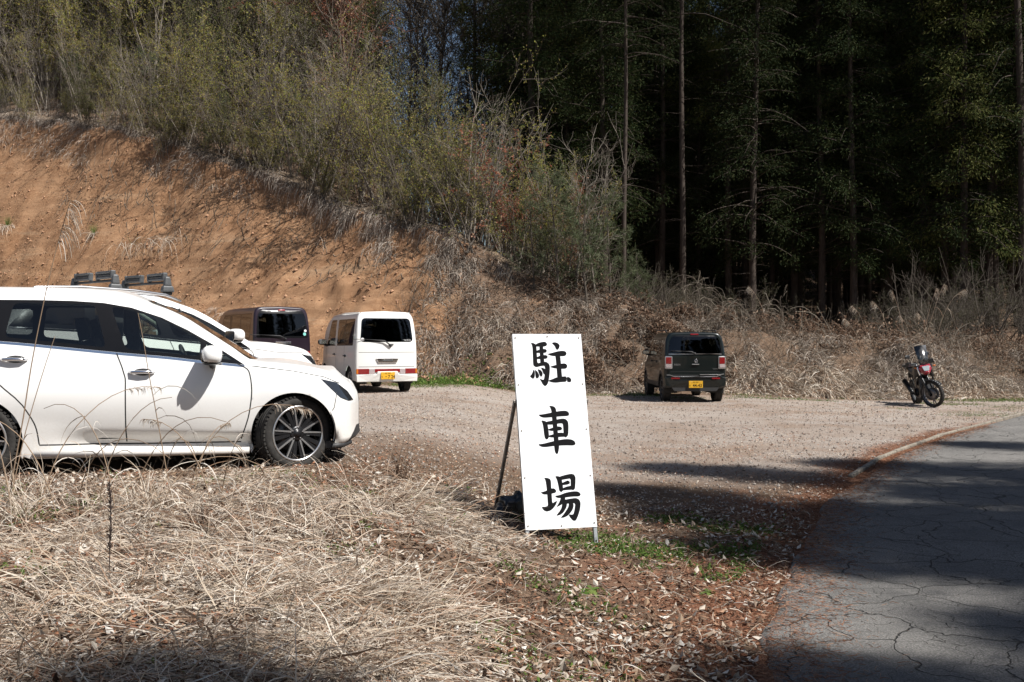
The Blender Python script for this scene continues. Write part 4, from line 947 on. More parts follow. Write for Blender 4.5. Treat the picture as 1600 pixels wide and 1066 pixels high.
# characters, traced as brush strokes
CH = [((820, 525), [
 [(140,135),(195,155),(240,185),(245,260),(250,400),(255,530),(275,560),(330,545),(400,530),(450,540),(500,580),(515,640),(505,780),(485,900),(460,980),(415,1018),(375,985),(340,920),(305,860),(360,895),(395,890),(410,830),(415,775),(430,690),(420,620),(400,600),(330,605),(240,625),(195,600),(180,570),(178,400),(175,210)],
 [(235,180),(300,150),(400,135),(445,145),(468,180),(455,208),(385,222),(300,215),(240,210)],
 [(318,200),(380,205),(385,300),(390,400),(400,540),(330,555),(325,400),(320,300)],
 [(235,312),(320,285),(400,278),(440,285),(460,315),(440,342),(380,345),(300,340),(235,338)],
 [(240,440),(320,410),(400,400),(450,405),(477,435),(455,462),(390,465),(300,462),(240,458)],
 [(188,668),(198,720),(198,800),(185,840),(165,853),(135,830),(105,805),(150,765)],[(213,680),(255,725),(290,800),(275,840),(245,852),(228,830),(222,760)],[(268,670),(330,700),(362,755),(355,805),(335,820),(315,800),(295,740)],[(338,640),(390,665),(435,690),(430,780),(395,770),(370,700)],
 [(572,158),(630,155),(690,175),(725,215),(715,265),(685,298),(660,280),(635,215)],
 [(480,378),(560,368),(680,340),(780,332),(840,345),(865,380),(855,412),(820,428),(700,420),(600,415),(540,400)],
 [(640,410),(730,425),(740,520),(748,640),(755,760),(765,860),(680,870),(670,700),(660,560),(652,470)],
 [(525,630),(600,620),(700,600),(800,585),(850,595),(878,635),(865,672),(820,680),(700,670),(620,660)],
 [(480,910),(560,895),(650,860),(760,850),(855,845),(858,945),(760,940),(650,950),(560,940)],
 [(870,855),(920,870),(958,915),(945,955),(882,950)]]),
 ((828, 625), [
 [(385,93),(440,100),(490,120),(520,165),(525,300),(535,450),(548,650),(560,800),(570,920),(560,1010),(540,1080),(510,1080),(485,1010),(478,900),(470,750),(460,550),(445,350),(435,200),(415,130)],
 [(155,265),(250,262),(440,235),(600,210),(720,210),(770,230),(795,275),(780,308),(600,308),(440,318),(280,322),(210,305)],
 [(213,383),(270,395),(320,420),(335,470),(350,570),(362,700),(345,755),(320,772),(285,745),(270,650),(258,520),(240,430)],
 [(310,418),(440,400),(560,378),(660,368),(720,380),(765,430),(775,520),(768,670),(755,720),(715,748),(685,725),(678,600),(670,460),(600,450),(440,470),(325,465)],
 [(345,575),(450,545),(560,522),(620,535),(643,570),(620,592),(540,597),(400,598)],
 [(355,705),(460,680),(560,655),(640,655),(690,670),(700,730),(600,728),(440,735),(360,718)],
 [(132,872),(240,868),(400,835),(560,805),(720,790),(840,805),(900,845),(918,890),(890,918),(700,905),(480,908),(280,925),(200,912)]]),
 ((832, 732), [
 [(195,148),(260,155),(310,175),(330,220),(332,350),(340,500),(348,690),(400,670),(458,638),(430,710),(380,780),(310,835),(230,852),(170,820),(130,752),(200,762),(270,740),(262,600),(255,450),(240,280),(225,190)],
 [(115,445),(180,440),(260,412),(340,378),(400,380),(440,425),(430,460),(340,478),(250,490),(170,485)],
 [(430,120),(500,130),(540,150),(560,200),(575,300),(590,420),(555,455),(515,430),(495,300),(470,190)],
 [(520,138),(640,110),(760,90),(820,105),(852,160),(848,280),(838,400),(805,425),(765,410),(760,300),(760,175),(650,185),(545,200)],
 [(565,275),(630,250),(690,225),(730,250),(730,285),(680,300),(570,308)],
 [(575,390),(660,355),(760,340),(790,360),(780,412),(680,412),(585,418)],
 [(415,540),(520,525),(650,480),(800,460),(890,465),(940,495),(958,530),(935,558),(780,555),(620,568),(520,575),(460,565)],
 [(548,565),(620,565),(628,600),(620,650),(560,710),(440,770),(500,690),(530,630)],
 [(610,632),(740,612),(860,603),(920,635),(952,700),(940,830),(900,960),(850,1070),(800,1070),(745,1010),(700,940),(800,955),(830,870),(855,700),(740,695),(600,705),(580,660)],
 [(575,685),(665,695),(650,780),(590,880),(520,930),(435,955),(510,870),(560,790)],
 [(715,690),(785,690),(805,750),(780,840),(700,940),(620,985),(530,1005),(610,920),(680,820),(710,760)]])]
def homog(src, dst):
    A = []
    for (x, y), (u, v) in zip(src, dst): A += [[x, y, 1, 0, 0, 0, -u * x, -u * y, -u], [0, 0, 0, x, y, 1, -v * x, -v * y, -v]]
    return np.linalg.svd(np.array(A))[2][-1].reshape(3, 3)
HM = homog([(802, 521), (908, 526), (930, 824), (815, 825)], [(-BW / 2, BH), (BW / 2, BH), (BW / 2, 0), (-BW / 2, 0)])
def chaikin(P):
    out = []
    for i in range(len(P)):
        a, b = P[i], P[(i + 1) % len(P)]; out += [(a[0] * .8 + b[0] * .2, a[1] * .8 + b[1] * .2), (a[0] * .2 + b[0] * .8, a[1] * .2 + b[1] * .8)]
    return out
for ci, ((ox, oy), strokes) in enumerate(CH):
    mb = MB()
    for k, st in enumerate(strokes):
        P = []; ar = sum(st[i][0] * st[(i + 1) % len(st)][1] - st[(i + 1) % len(st)][0] * st[i][1] for i in range(len(st))); sg = 1 if ar > 0 else -1; fat = []
        for i, p in enumerate(st):
            a_, b_ = Vector(st[i - 1]), Vector(st[(i + 1) % len(st)]); d_ = (b_ - a_).normalized(); fat.append((p[0] + d_.y * sg * 7, p[1] - d_.x * sg * 7))
        for x, y in chaikin(fat):
            q = HM @ np.array([ox + x * 80 / 1066, oy + y * 80 / 1066, 1]); P.append((q[0] / q[2], q[1] / q[2]))
        mb.prism(P, bd, M['ink'], .0042, .005 + k * .00012)
    mb.build('character', board)
# black weight bag on the cross bar
mb = MB(); mb.ell((0, 0, 0), (.155, .10, .095), M['bag'], 40, 26, pw=.8); bag = mb.build('weight_bag')
V = np.array([v.co for v in bag.data.vertices]); nrm = V / np.linalg.norm(V, axis=1)[:, None]
fo = fbm(V[:, 0] * 22 + V[:, 2] * 9, V[:, 1] * 10 + V[:, 2] * 6, 3, 3) * .075 + .02 * np.sin(V[:, 0] * 60 + V[:, 2] * 25)
V = V + nrm * fo[:, None]; V[:, 2] += .05 * np.exp(-((V[:, 0]) / .06) ** 2) * (V[:, 2] > 0); V[:, 2] = np.maximum(V[:, 2], -.075)
bag.data.vertices.foreach_set('co', V.astype(np.float32).ravel()); bag.data.update()
bag.location = (.03, 7.88, .20); bag.rotation_euler = (0, R(12), R(20)); bag.scale = (1.15, 1.1, 1.2)
tag(bag, 'crumpled black plastic weight bag lying behind the white sign', 'bag')

# ---------------------------------------------------------------- motorcycle (x forward, wheelbase 1.43)
M['bike_red'] = simple('bike_red', (.28, .012, .025), .3, coat=1, var=.1)
M['bike_black'] = simple('bike_black', (.012, .012, .013), .35, var=.2)
M['fork'] = simple('fork_grey', (.09, .09, .1), .3, .7, var=.1)
M['lamp_glass'] = simple('bike_lamp', (.35, .4, .42), .08, .2, coat=1, var=.3, vscale=60)
bike = thing('motorcycle', 'black and red touring motorcycle on its side stand before the straw bank', 'motorcycle')
rw = add_wheel(bike, -.72, 0, .315, .15, 'bike', 0, 1, 'rear_wheel'); steer = R(34)
fork = bpy.data.objects.new('front_fork', None); COL.objects.link(fork); fork.parent = bike; fork.location = (.66, 0, 0); fork.rotation_euler = (0, 0, steer)
mb = MB()
def bspokes(mb, r, w):
    for k in range(10):
        a = 2 * math.pi * k / 10; a2 = a + (.18 if k % 2 else -.18); mb.tube([(.04 * math.cos(a), 0, .04 * math.sin(a)), ((r - .06) * math.cos(a2), 0, (r - .06) * math.sin(a2))], .011, M['fork'], 6)
fw = MB(); r = .325
fw.lathe([(r - .055, -.05), (r - .03, -.058), (r - .008, -.035), (r, 0), (r - .008, .035), (r - .03, .058), (r - .055, .05), (r - .06, 0)], M['rubber'], n=56, c=(.06, 0, r))
for k in range(44):
    a = 2 * math.pi * k / 44
    for s in (-1, 1): fw.box(((r - .004) * math.cos(a) + .06, s * .026, (r - .004) * math.sin(a) + r), (.014, .028, .024), M['rubber'], rot=(0, -a, s * .3))
fw.build('tyre', fork)
fw = MB(); fw.lathe([(r - .052, -.045), (r - .066, -.04), (r - .072, 0), (r - .066, .04), (r - .052, .045)], M['fork'], n=48, c=(.06, 0, r))
for k in range(10):
    a = 2 * math.pi * k / 10 + .1; a2 = a + (.17 if k % 2 else -.17); fw.tube([(.06 + .04 * math.cos(a), 0, r + .04 * math.sin(a)), (.06 + (r - .068) * math.cos(a2), 0, r + (r - .068) * math.sin(a2))], .011, M['fork'], 6)
fw.lathe([(.045, -.06), (.045, .06), (.001, .061)], M['fork'], n=20, c=(.06, 0, r)); fw.build('rim', fork)
fw = MB()
for s in (-1, 1):
    fw.lathe([(.06, s * .062), (.145, s * .062), (.145, s * .068), (.06, s * .068)], M['brake'], n=32, c=(.06, 0, r)); fw.box((-.03, s * .075, r + .09), (.06, .04, .09), M['bike_black'])
fw.build('brake_disc', fork)
fw = MB()
for s in (-1, 1): fw.tube([(.06, s * .095, r), (-.13, s * .095, .80)], [.03, .027], M['bike_black'], 12); fw.tube([(-.13, s * .095, .80), (-.21, s * .095, 1.06)], .021, M['chrome'], 10)
fw.box((-.20, 0, 1.03), (.07, .26, .04), M['bike_black']); fw.build('fork_tube', fork, bevel=.004)
fw = MB()
for k in range(9):
    a0, a1 = R(38 + k * 11), R(38 + (k + 1) * 11); q = lambda a, rr_: (.06 + rr_ * math.cos(a), r + rr_ * math.sin(a))
    (xa, za), (xb, zb) = q(a0, r + .03), q(a1, r + .03); fw.add([(xa, -.07, za - .02), (xa, 0, za), (xa, .07, za - .02), (xb, .07, zb - .02), (xb, 0, zb), (xb, -.07, zb - .02)], [(0, 1, 4, 5), (1, 2, 3, 4)], M['bike_black'], True)
o = fw.build('front_fender', fork); mo = o.modifiers.new('s', 'SOLIDIFY'); mo.thickness = .006
fw = MB(); fw.tube([(-.30, .43, 1.09), (-.24, .30, 1.12), (-.22, .10, 1.09), (-.22, -.10, 1.09), (-.24, -.30, 1.12), (-.30, -.43, 1.09)], .012, M['bike_black'], 8)
for s in (-1, 1):
    fw.tube([(-.30, s * .43, 1.09), (-.255, s * .30, 1.118)], .019, M['rubber'], 10); fw.box((-.20, s * .36, 1.10), (.09, .17, .10), M['bike_black'], rot=(0, .2, s * -.35))
fw.build('handlebar', fork, bevel=.01)
for s in (-1, 1):
    fw = MB(); fw.tube([(-.24, s * .24, 1.12), (-.22, s * .28, 1.25)], .007, M['bike_black'], 6); fw.ell((-.22, s * .33, 1.29), (.02, .085, .045), M['bike_black'], 16, 8, pw=.7); fw.build('mirror', fork)
mb = MB()
mb.prism([(-.75, .30), (-.72, .34), (-.1, .42), (-.05, .33)], lambda a, b, t: (a, t, b), M['fork'], .06, .10); mb.prism([(-.75, .30), (-.72, .34), (-.1, .42), (-.05, .33)], lambda a, b, t: (a, t, b), M['fork'], -.10, -.06)
mb.tube([(-.1, .1, .40), (.1, .12, .62), (.38, .05, .93)], .03, M['bike_black'], 8); mb.tube([(-.1, -.1, .40), (.1, -.12, .62), (.38, -.05, .93)], .03, M['bike_black'], 8)
mb.tube([(-.15, .1, .5), (-.45, .1, .78), (-.9, .06, .88)], .018, M['bike_black'], 8); mb.tube([(-.15, -.1, .5), (-.45, -.1, .78), (-.9, -.06, .88)], .018, M['bike_black'], 8); mb.build('frame', bike)
mb = MB(); mb.box((.05, 0, .40), (.42, .26, .26), M['bike_black']); mb.lathe([(.09, -.17), (.10, -.12), (.10, .12), (.09, .17), (.001, .172)], M['bike_black'], n=24, c=(-.02, 0, .36)); mb.box((.22, 0, .60), (.16, .22, .26), M['bike_black'], rot=(0, .35, 0))
for k in range(6): mb.box((.24, 0, .5 + .035 * k), (.19, .24, .012), M['fork'], rot=(0, .35, 0))
mb.box((.33, 0, .55), (.04, .28, .28), M['grey_plastic'], rot=(0, -.1, 0)); mb.prism([(-.1, .22), (.3, .24), (.42, .42), (.38, .44), (.26, .30), (-.1, .28)], lambda a, b, t: (a, t, b), M['bike_black'], -.13, .13); mb.build('engine', bike, bevel=.02)
mb = MB(); mb.tube([(.35, -.06, .45), (.3, -.1, .25), (0, -.13, .22), (-.3, -.16, .30)], .022, M['brake'], 8); mb.tube([(-.3, -.17, .31), (-.5, -.19, .42), (-.86, -.2, .60)], [.04, .06, .065], M['bike_black'], 14); mb.build('exhaust', bike)
mb = MB(); mb.ell((.08, 0, .86), (.30, .17, .15), M['bike_black'], 24, 14, pw=.8); mb.build('fuel_tank', bike)
for s in (-1, 1):
    mb = MB(); P = [(.56, .98), (.42, 1.04), (.18, .98), (.02, .86), (.20, .70), (.36, .74), (.50, .84)]
    mb.prism(P, lambda a, b, t: (a, s * (.13 + .10 * math.sin((a + .1) * 3.2) * (1 if t else .7) + t * .02 - max(0, a - .35) * .5), b), M['bike_black'], 0, 1); mb.build('side_cowl', bike, bevel=.008)
    mb = MB(); P = [(.36, .74), (.20, .70), (.16, .52), (.32, .50)]; mb.prism(P, lambda a, b, t: (a, s * (.20 + t * .015), b), M['bike_black'], 0, 1); mb.build('radiator_shroud', bike, bevel=.006)
    mb = MB(); mb.tube([(.50, s * .10, .98), (.54, s * .2, .99)], .008, M['bike_black'], 6); mb.ell((.545, s * .22, .99), (.03, .035, .022), M['orange_lens'], 12, 8); mb.build('indicator', bike)
    mb = MB(); mb.tube([(-.28, s * .14, .42), (-.26, s * .24, .40)], .014, M['rubber'], 8); mb.build('foot_peg', bike)
mb = MB()
V = [(.50, -.13, 1.05), (.50, .13, 1.05), (.60, -.10, 1.00), (.60, .10, 1.00), (.70, -.035, .86), (.70, .035, .86), (.58, -.15, .93), (.58, .15, .93), (.62, -.06, .80), (.62, .06, .80), (.42, -.12, 1.0), (.42, .12, 1.0), (.45, -.10, .82), (.45, .10, .82)]
mb.add(V, [(0, 1, 3, 2), (2, 3, 5, 4), (0, 2, 6), (1, 7, 3), (2, 4, 8, 6), (3, 7, 9, 5), (4, 5, 9, 8), (0, 6, 10), (1, 11, 7), (6, 8, 12, 10), (7, 11, 13, 9), (10, 12, 13, 11), (0, 10, 11, 1), (8, 9, 13, 12)], M['bike_red'], False); mb.build('headlight_cowl', bike, bevel=.012)
mb = MB(); mb.add([(.605, -.085, 1.005), (.605, .085, 1.005), (.672, .06, .90), (.672, -.06, .90), (.675, 0, .885)], [(0, 1, 2, 4, 3)], M['lamp_glass']); o = mb.build('headlight', bike); mo = o.modifiers.new('s', 'SOLIDIFY'); mo.thickness = .012; mo.offset = 1
mb = MB(); mb.add([(.52, -.10, 1.05), (.56, 0, 1.05), (.52, .10, 1.05), (.38, .14, 1.50), (.41, 0, 1.52), (.38, -.14, 1.50), (.47, .125, 1.2), (.47, -.125, 1.2), (.505, 0, 1.2)], [(0, 1, 8, 7), (1, 2, 6, 8), (7, 8, 4, 5), (8, 6, 3, 4)], glass('bike_screen', (.62, .66, .68), .25, 1.9), True); o = mb.build('windscreen', bike); mo = o.modifiers.new('s', 'SOLIDIFY'); mo.thickness = .004
mb = MB(); mb.prism([(.2, .84), (.1, .90), (-.2, .84), (-.55, .89), (-.95, .95), (-.95, .90), (-.5, .80), (-.2, .76), (.1, .78)], lambda a, b, t: (a, t * (1 - .4 * max(0, -a - .3)), b), M['bike_black'], -.14, .14); mb.build('seat', bike, bevel=.03)
mb = MB(); mb.box((-.88, 0, .99), (.34, .30, .05), M['grey_plastic']); mb.tube([(-.7, .16, .95), (-.98, .17, .98), (-1.05, 0, .98), (-.98, -.17, .98), (-.7, -.16, .95)], .014, M['brake'], 8); mb.build('rear_rack', bike, bevel=.01)
mb = MB(); mb.box((-1.02, 0, .80), (.04, .08, .30), M['bike_black'], rot=(0, .35, 0)); mb.box((-.98, 0, .90), (.05, .1, .05), M['red_lens']); mb.build('tail_light', bike, bevel=.006)
mb = MB(); mb.tube([(-.05, .12, .28), (-.10, .30, .0)], .012, M['bike_black'], 8); mb.build('side_stand', bike)
ba = R(-98); bike.location = (10.3, 24.8, gz(10.2, 24.8) + .0); bike.rotation_euler = (R(9), 0, ba)
# ---------------------------------------------------------------- vegetation generators
def unit(a): return a / np.maximum(np.linalg.norm(a, axis=-1, keepdims=True), 1e-9)
def paths(o, d, L, S, droop=0., wob=.0, rg=rng):
    """o,d (N,3) ; L (N,) -> (N,S,3) curved paths"""
    N = len(o); d = unit(d); st = (np.asarray(L) / (S - 1))[:, None]; P = np.zeros((N, S, 3)); P[:, 0] = o
    dr = np.asarray(droop) * np.ones(N)
    for k in range(1, S):
        d = unit(d + rg.normal(0, wob, (N, 3)) + np.stack([0 * dr, 0 * dr, -dr / (S - 1)], 1)); P[:, k] = P[:, k - 1] + d * st
    return P
def tube_mesh(P, r0, r1, sides=3):
    """P (N,S,3), radii from r0 (N,) to r1 -> V, quads"""
    N, S, _ = P.shape; T = np.zeros_like(P); T[:, 1:-1] = P[:, 2:] - P[:, :-2]; T[:, 0] = P[:, 1] - P[:, 0]; T[:, -1] = P[:, -1] - P[:, -2]; T = unit(T)
    ref = np.where(np.abs(T[..., 2:3]) > .8, np.array([1., 0, 0]), np.array([0, 0, 1.])); A = unit(np.cross(T, ref)); B = np.cross(A, T)
    r0 = np.asarray(r0) * np.ones(N); r1 = np.asarray(r1) * np.ones(N); rr = r0[:, None] + (r1 - r0)[:, None] * np.linspace(0, 1, S)[None]
    an = np.arange(sides) * 2 * np.pi / sides
    V = P[:, :, None] + rr[:, :, None, None] * (A[:, :, None] * np.cos(an)[None, None, :, None] + B[:, :, None] * np.sin(an)[None, None, :, None])
    b = (np.arange(N)[:, None, None] * S + np.arange(S - 1)[None, :, None]) * sides; k = np.arange(sides)[None, None]; k2 = (k + 1) % sides
    Q = np.stack([b + k, b + k2, b + sides + k2, b + sides + k], -1).reshape(-1, 4)
    return V.reshape(-1, 3), Q
def ribbon_mesh(P, w, taper=1.0, rg=rng, side=None):
    N, S, _ = P.shape; T = unit(P[:, -1] - P[:, 0])
    if side is None: side = rg.normal(size=(N, 3))
    A = unit(np.cross(T, side))[:, None]; f = (1 - taper * np.linspace(0, 1, S) ** 1.5)[None, :, None]; h = (np.asarray(w) * np.ones(N))[:, None, None] * .5 * np.maximum(f, .06)
    V = np.stack([P - A * h, P + A * h], 2).reshape(-1, 3); b = (np.arange(N)[:, None] * S + np.arange(S - 1)[None]) * 2
    return V, np.stack([b, b + 1, b + 3, b + 2], -1).reshape(-1, 4)
def leaf_mesh(C, size, aspect=.5, rg=rng, up=.0, axis=None):
    """diamond leaves at C"""
    N = len(C); a = rg.normal(size=(N, 3)) if axis is None else axis + rg.normal(0, .5, (N, 3)); a = unit(a); n = rg.normal(size=(N, 3)); n[:, 2] += up; b = unit(np.cross(a, n)); s = (np.asarray(size) * np.ones(N))[:, None]
    bend = unit(np.cross(a, b)) * s * .12
    V = np.stack([C, C + a * s * .5 - b * s * aspect * .5 + bend, C + a * s, C + a * s * .5 + b * s * aspect * .5 + bend], 1).reshape(-1, 3)
    return V, np.arange(4 * N).reshape(N, 4)
def join(parts):
    V, Q, o = [], [], 0
    for v, q in parts: V.append(v); Q.append(q + o); o += len(v)
    return np.concatenate(V), np.concatenate(Q)
def veg(name, parts, mat, parent=None, smooth=True):
    V, Q = join(parts); return link(name, np_mesh(name, V, Q, mats=[mat] if not isinstance(mat, (list, tuple)) else mat, smooth=smooth), parent)
def pick(P, n, lo, hi, rg=rng):
    """n random points along paths P (M,S,3) with their direction"""
    M_, S, _ = P.shape; i = rg.integers(0, M_, n); t = rg.uniform(lo, hi, n) * (S - 1); k = np.clip(t.astype(int), 0, S - 2); f = (t - k)[:, None]
    return P[i, k] * (1 - f) + P[i, k + 1] * f, unit(P[i, k + 1] - P[i, k]), i
def spread(d, amt, rg=rng): return unit(d + rg.normal(0, amt, d.shape))
bark = lambda name, a, b: (lambda t: t.finish(t.pbsdf(base=t.ramp(t.noise(6, 5, .7, t.new('ShaderNodeMapping', {0: t.coord(), 3: (4, 4, .5)}).outputs[0]), [(.3, a), (.7, b)]), rough=.9, spec=.2)))(NT(name))
M['bark_grey'] = bark('bark_grey', (.05, .042, .035), (.16, .135, .11)); M['bark_cedar'] = bark('bark_cedar', (.03, .022, .018), (.085, .068, .056))
M['bark_pale'] = bark('bark_pale', (.13, .11, .09), (.34, .30, .25)); M['bark_red'] = bark('bark_red', (.14, .08, .06), (.3, .2, .15)); M['twig'] = leafmat('twig_material', [(.08, .065, .05), (.16, .13, .105), (.30, .26, .21), (.10, .08, .06)], 0, .9, .1)
M['spring_leaf'] = leafmat('spring_leaf', [(.32, .33, .06), (.42, .38, .09), (.22, .27, .06), (.46, .37, .13), (.30, .21, .09)], .5)
M['olive_leaf'] = leafmat('olive_leaf', [(.13, .16, .05), (.19, .19, .065), (.25, .21, .09), (.09, .11, .04)], .4)
M['pine'] = leafmat('pine_needle', [(.08, .11, .05), (.12, .16, .075), (.17, .20, .10), (.10, .10, .05)], .3)
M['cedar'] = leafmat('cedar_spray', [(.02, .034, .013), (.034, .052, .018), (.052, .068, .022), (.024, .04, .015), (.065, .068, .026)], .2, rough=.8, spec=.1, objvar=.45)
M['cedar_sun_tint'] = leafmat('cedar_sun_tint_spray', [(.07, .085, .025), (.12, .13, .04), (.17, .165, .06), (.06, .085, .025)], .3, rough=.8, spec=.1, objvar=.2)  # brighter copy of the cedar spray, sunlight painted into its colour
M['dark_leaf'] = leafmat('undergrowth_leaf', [(.05, .055, .025), (.08, .08, .035), (.10, .08, .045), (.035, .045, .02)], .25)
M['red_leaf'] = leafmat('red_leaf', [(.30, .10, .055), (.38, .16, .10), (.22, .07, .04), (.42, .26, .17)], .35)
M['straw'] = leafmat('dry_grass', [(.54, .46, .36), (.42, .33, .24), (.66, .60, .51), (.27, .18, .12), (.48, .37, .28), (.72, .67, .59), (.36, .23, .15)], .18, .7, .2, .12)
M['straw_grey'] = leafmat('dead_grass_grey', [(.34, .285, .235), (.47, .41, .345), (.20, .155, .125), (.58, .52, .45), (.14, .10, .08)], .12, .8, .1, .12)
M['brown'] = leafmat('dead_fern', [(.12, .075, .05), (.18, .11, .075), (.24, .16, .11), (.08, .05, .035), (.30, .22, .16)], .2, .85, .1)
M['needle_litter'] = leafmat('needle_litter', [(.26, .11, .06), (.34, .17, .10), (.18, .075, .045), (.42, .26, .17)], .1, .85, .1)
M['pale_leaf'] = leafmat('pale_dead_leaf', [(.52, .45, .37), (.62, .56, .48), (.38, .29, .21), (.28, .18, .11), (.68, .64, .58)], .15, .8, .15)
M['green_grass'] = leafmat('fresh_grass', [(.09, .16, .03), (.13, .21, .04), (.06, .12, .025), (.18, .24, .06)], .35, .6, .2)

def sapling(seed, h, stems, leafm, leaves, leafsize, tw=120, lean=.25, barkm='bark_grey', name='young_tree', label='', cat='tree', group=None, up=.6, spread_=.55):
    rg = np.random.default_rng(seed); root = thing(name, label, cat, group=group)
    o = rg.normal(0, .12 * stems ** .5, (stems, 3)); o[:, 2] = -.15; d = np.stack([rg.normal(0, lean, stems), rg.normal(0, lean, stems), np.ones(stems)], 1)
    L = h * rg.uniform(.55, 1.05, stems); P = paths(o, d, L, 9, -.1, .07, rg); T = [tube_mesh(P, .006 * h * rg.uniform(.6, 1.3, stems), .004, 5)]
    n1 = tw // 3; b, bd_, i = pick(P, n1, .22, .97, rg); d1 = spread(bd_, spread_, rg); d1[:, 2] += up * .5
    L1 = h * rg.uniform(.12, .34, n1); P1 = paths(b, d1, L1, 6, -.15, .14, rg); T.append(tube_mesh(P1, .0017 * h, .0012 * h * .5, 3))
    b, bd2, i = pick(P1, tw * 2, .2, 1, rg); P2 = paths(b, spread(bd2, .6, rg), h * rg.uniform(.05, .13, tw * 2), 4, -.1, .2, rg); T.append(tube_mesh(P2, .0009 * h, .0005 * h, 3))
    veg('stems', T, M[barkm], root)
    if leaves:
        c, cd, i = pick(P2, leaves, .1, 1, rg); veg('foliage', [leaf_mesh(c + rg.normal(0, .02, c.shape), leafsize * rg.uniform(.6, 1.3, leaves), .6, rg)], M[leafm], root, False)
    return root
def pine(seed, h, label, group=None, dens=1.0, name='young_pine'):
    rg = np.random.default_rng(seed); root = thing(name, label, 'tree', group=group)
    P = paths(np.array([[0, 0, -.15]]), np.array([[.05, 0, 1.]]), [h], 9, 0, .03, rg); T = [tube_mesh(P, [.012 * h], [.008], 6)]
    n = int(26 * dens * h ** .6); t = rg.uniform(.12, .98, n); k = np.clip((t * 8).astype(int), 0, 7); b = P[0, k] * (1 - (t * 8 - k))[:, None] + P[0, k + 1] * (t * 8 - k)[:, None]
    a = rg.uniform(0, 6.28, n); d = np.stack([np.cos(a), np.sin(a), rg.uniform(.15, .7, n)], 1); L = h * (.10 + .26 * (1 - t)) * rg.uniform(.7, 1.2, n); P1 = paths(b, d, L, 6, -.25, .06, rg); T.append(tube_mesh(P1, .004 * h * np.ones(n) * .6, .002, 3))
    b, bd2, i = pick(P1, n * 6, .3, 1, rg); P2 = paths(b, spread(bd2, .5, rg), h * .07 * rg.uniform(.6, 1.3, n * 6), 4, -.3, .1, rg); T.append(tube_mesh(P2, .003, .002, 3)); veg('trunk', T, M['bark_grey'], root)
    c, cd, i = pick(np.concatenate([P2]), n * 60, .1, 1, rg); nd = spread(cd, .7, rg); Pn = paths(c, nd, .12 * rg.uniform(.7, 1.3, len(c)), 2, 0, 0, rg); veg('foliage', [ribbon_mesh(Pn, .009, .5, rg)], M['pine'], root, False)
    return root
def cedar(seed, h, crown0, label='', group=None, nb=120, trunk_r=.2, spr=110, width=1.0, name='cedar_tree', mat='cedar'):
    rg = np.random.default_rng(seed); root = thing(name, label, 'tree', group=group)
    P = paths(np.array([[0, 0, -.3]]), np.array([[0, 0, 1.]]), [h], 12, 0, .008, rg); T = [tube_mesh(P, [trunk_r], [.03], 10)]
    nd = 26; t = rg.uniform(.03, max(crown0 / h, .05) + .02, nd); b = P[0, 0] + (P[0, -1] - P[0, 0]) * t[:, None]; a = rg.uniform(0, 6.28, nd); Pd = paths(b, np.stack([np.cos(a), np.sin(a), rg.uniform(-.2, .4, nd)], 1), rg.uniform(.3, 1.2, nd), 4, .2, .15, rg); T.append(tube_mesh(Pd, .014, .004, 3))
    t = (crown0 + (h - crown0) * rg.uniform(0, 1, nb) ** .85) / h; b = P[0, 0] + (P[0, -1] - P[0, 0]) * t[:, None]; a = rg.uniform(0, 6.28, nb)
    d = np.stack([np.cos(a), np.sin(a), rg.uniform(.0, .5, nb)], 1); prof = np.clip((1 - t) / (1 - crown0 / h), 0, 1) ** .7; L = width * (.35 + 2.5 * prof) * rg.uniform(.55, 1.2, nb); P1 = paths(b, d, L, 7, .75, .09, rg); T.append(tube_mesh(P1, .03, .006, 3)); veg('trunk', T, M['bark_cedar'], root)
    # clumps of sprays at the branch ends
    nc = nb * 5; c, cd, i = pick(P1, nc, .35, 1.0, rg); c = c + rg.normal(0, .12, c.shape)
    n = nb * spr; k = rg.integers(0, nc, n); r_ = rg.normal(0, 1, (n, 3)) * np.array([.19, .19, .15]); pos = c[k] + r_; ax = unit(cd[k] * .6 + unit(r_) * .9 + np.array([0, 0, -.6]))
    V, Q = leaf_mesh(pos, rg.uniform(.07, .20, n), .26, rg, 0, ax); veg('crown', [(V, Q)], M[mat], root, False); return root
def scatter(src_list, spots, labels, rg=rng, smin=.8, smax=1.25, tilt=0.0):
    """the first spots take the built plants themselves, later ones copies; labels: list, one each or one for all"""
    used = [False] * len(src_list)
    for n, (x, y, k, s) in enumerate(spots):
        k = k % len(src_list); lab = labels[n] if isinstance(labels, list) else labels; z = gz(x, y)
        if not used[k]:
            used[k] = True; o = src_list[k]; deferred.append((o, (x, y, z), rg.uniform(0, 6.28), s, lab))
        else: copy_tree(src_list[k], (x, y, z), rg.uniform(0, 6.28), s, lab)
    for o, loc, rz, s, lab in deferred:
        o.location = loc; o.rotation_euler = (0, 0, rz); o.scale = (s,) * 3; o['label'] = lab
    deferred.clear()
deferred = []
# ---------------------------------------------------------------- planting
def at(px, d): return ((px - 800) / FX * d, d)
def drop_unused(objs):
    for o in objs:
        if 'label' not in o or not o['label']:
            for ch in list(o.children): bpy.data.objects.remove(ch)
            bpy.data.objects.remove(o)
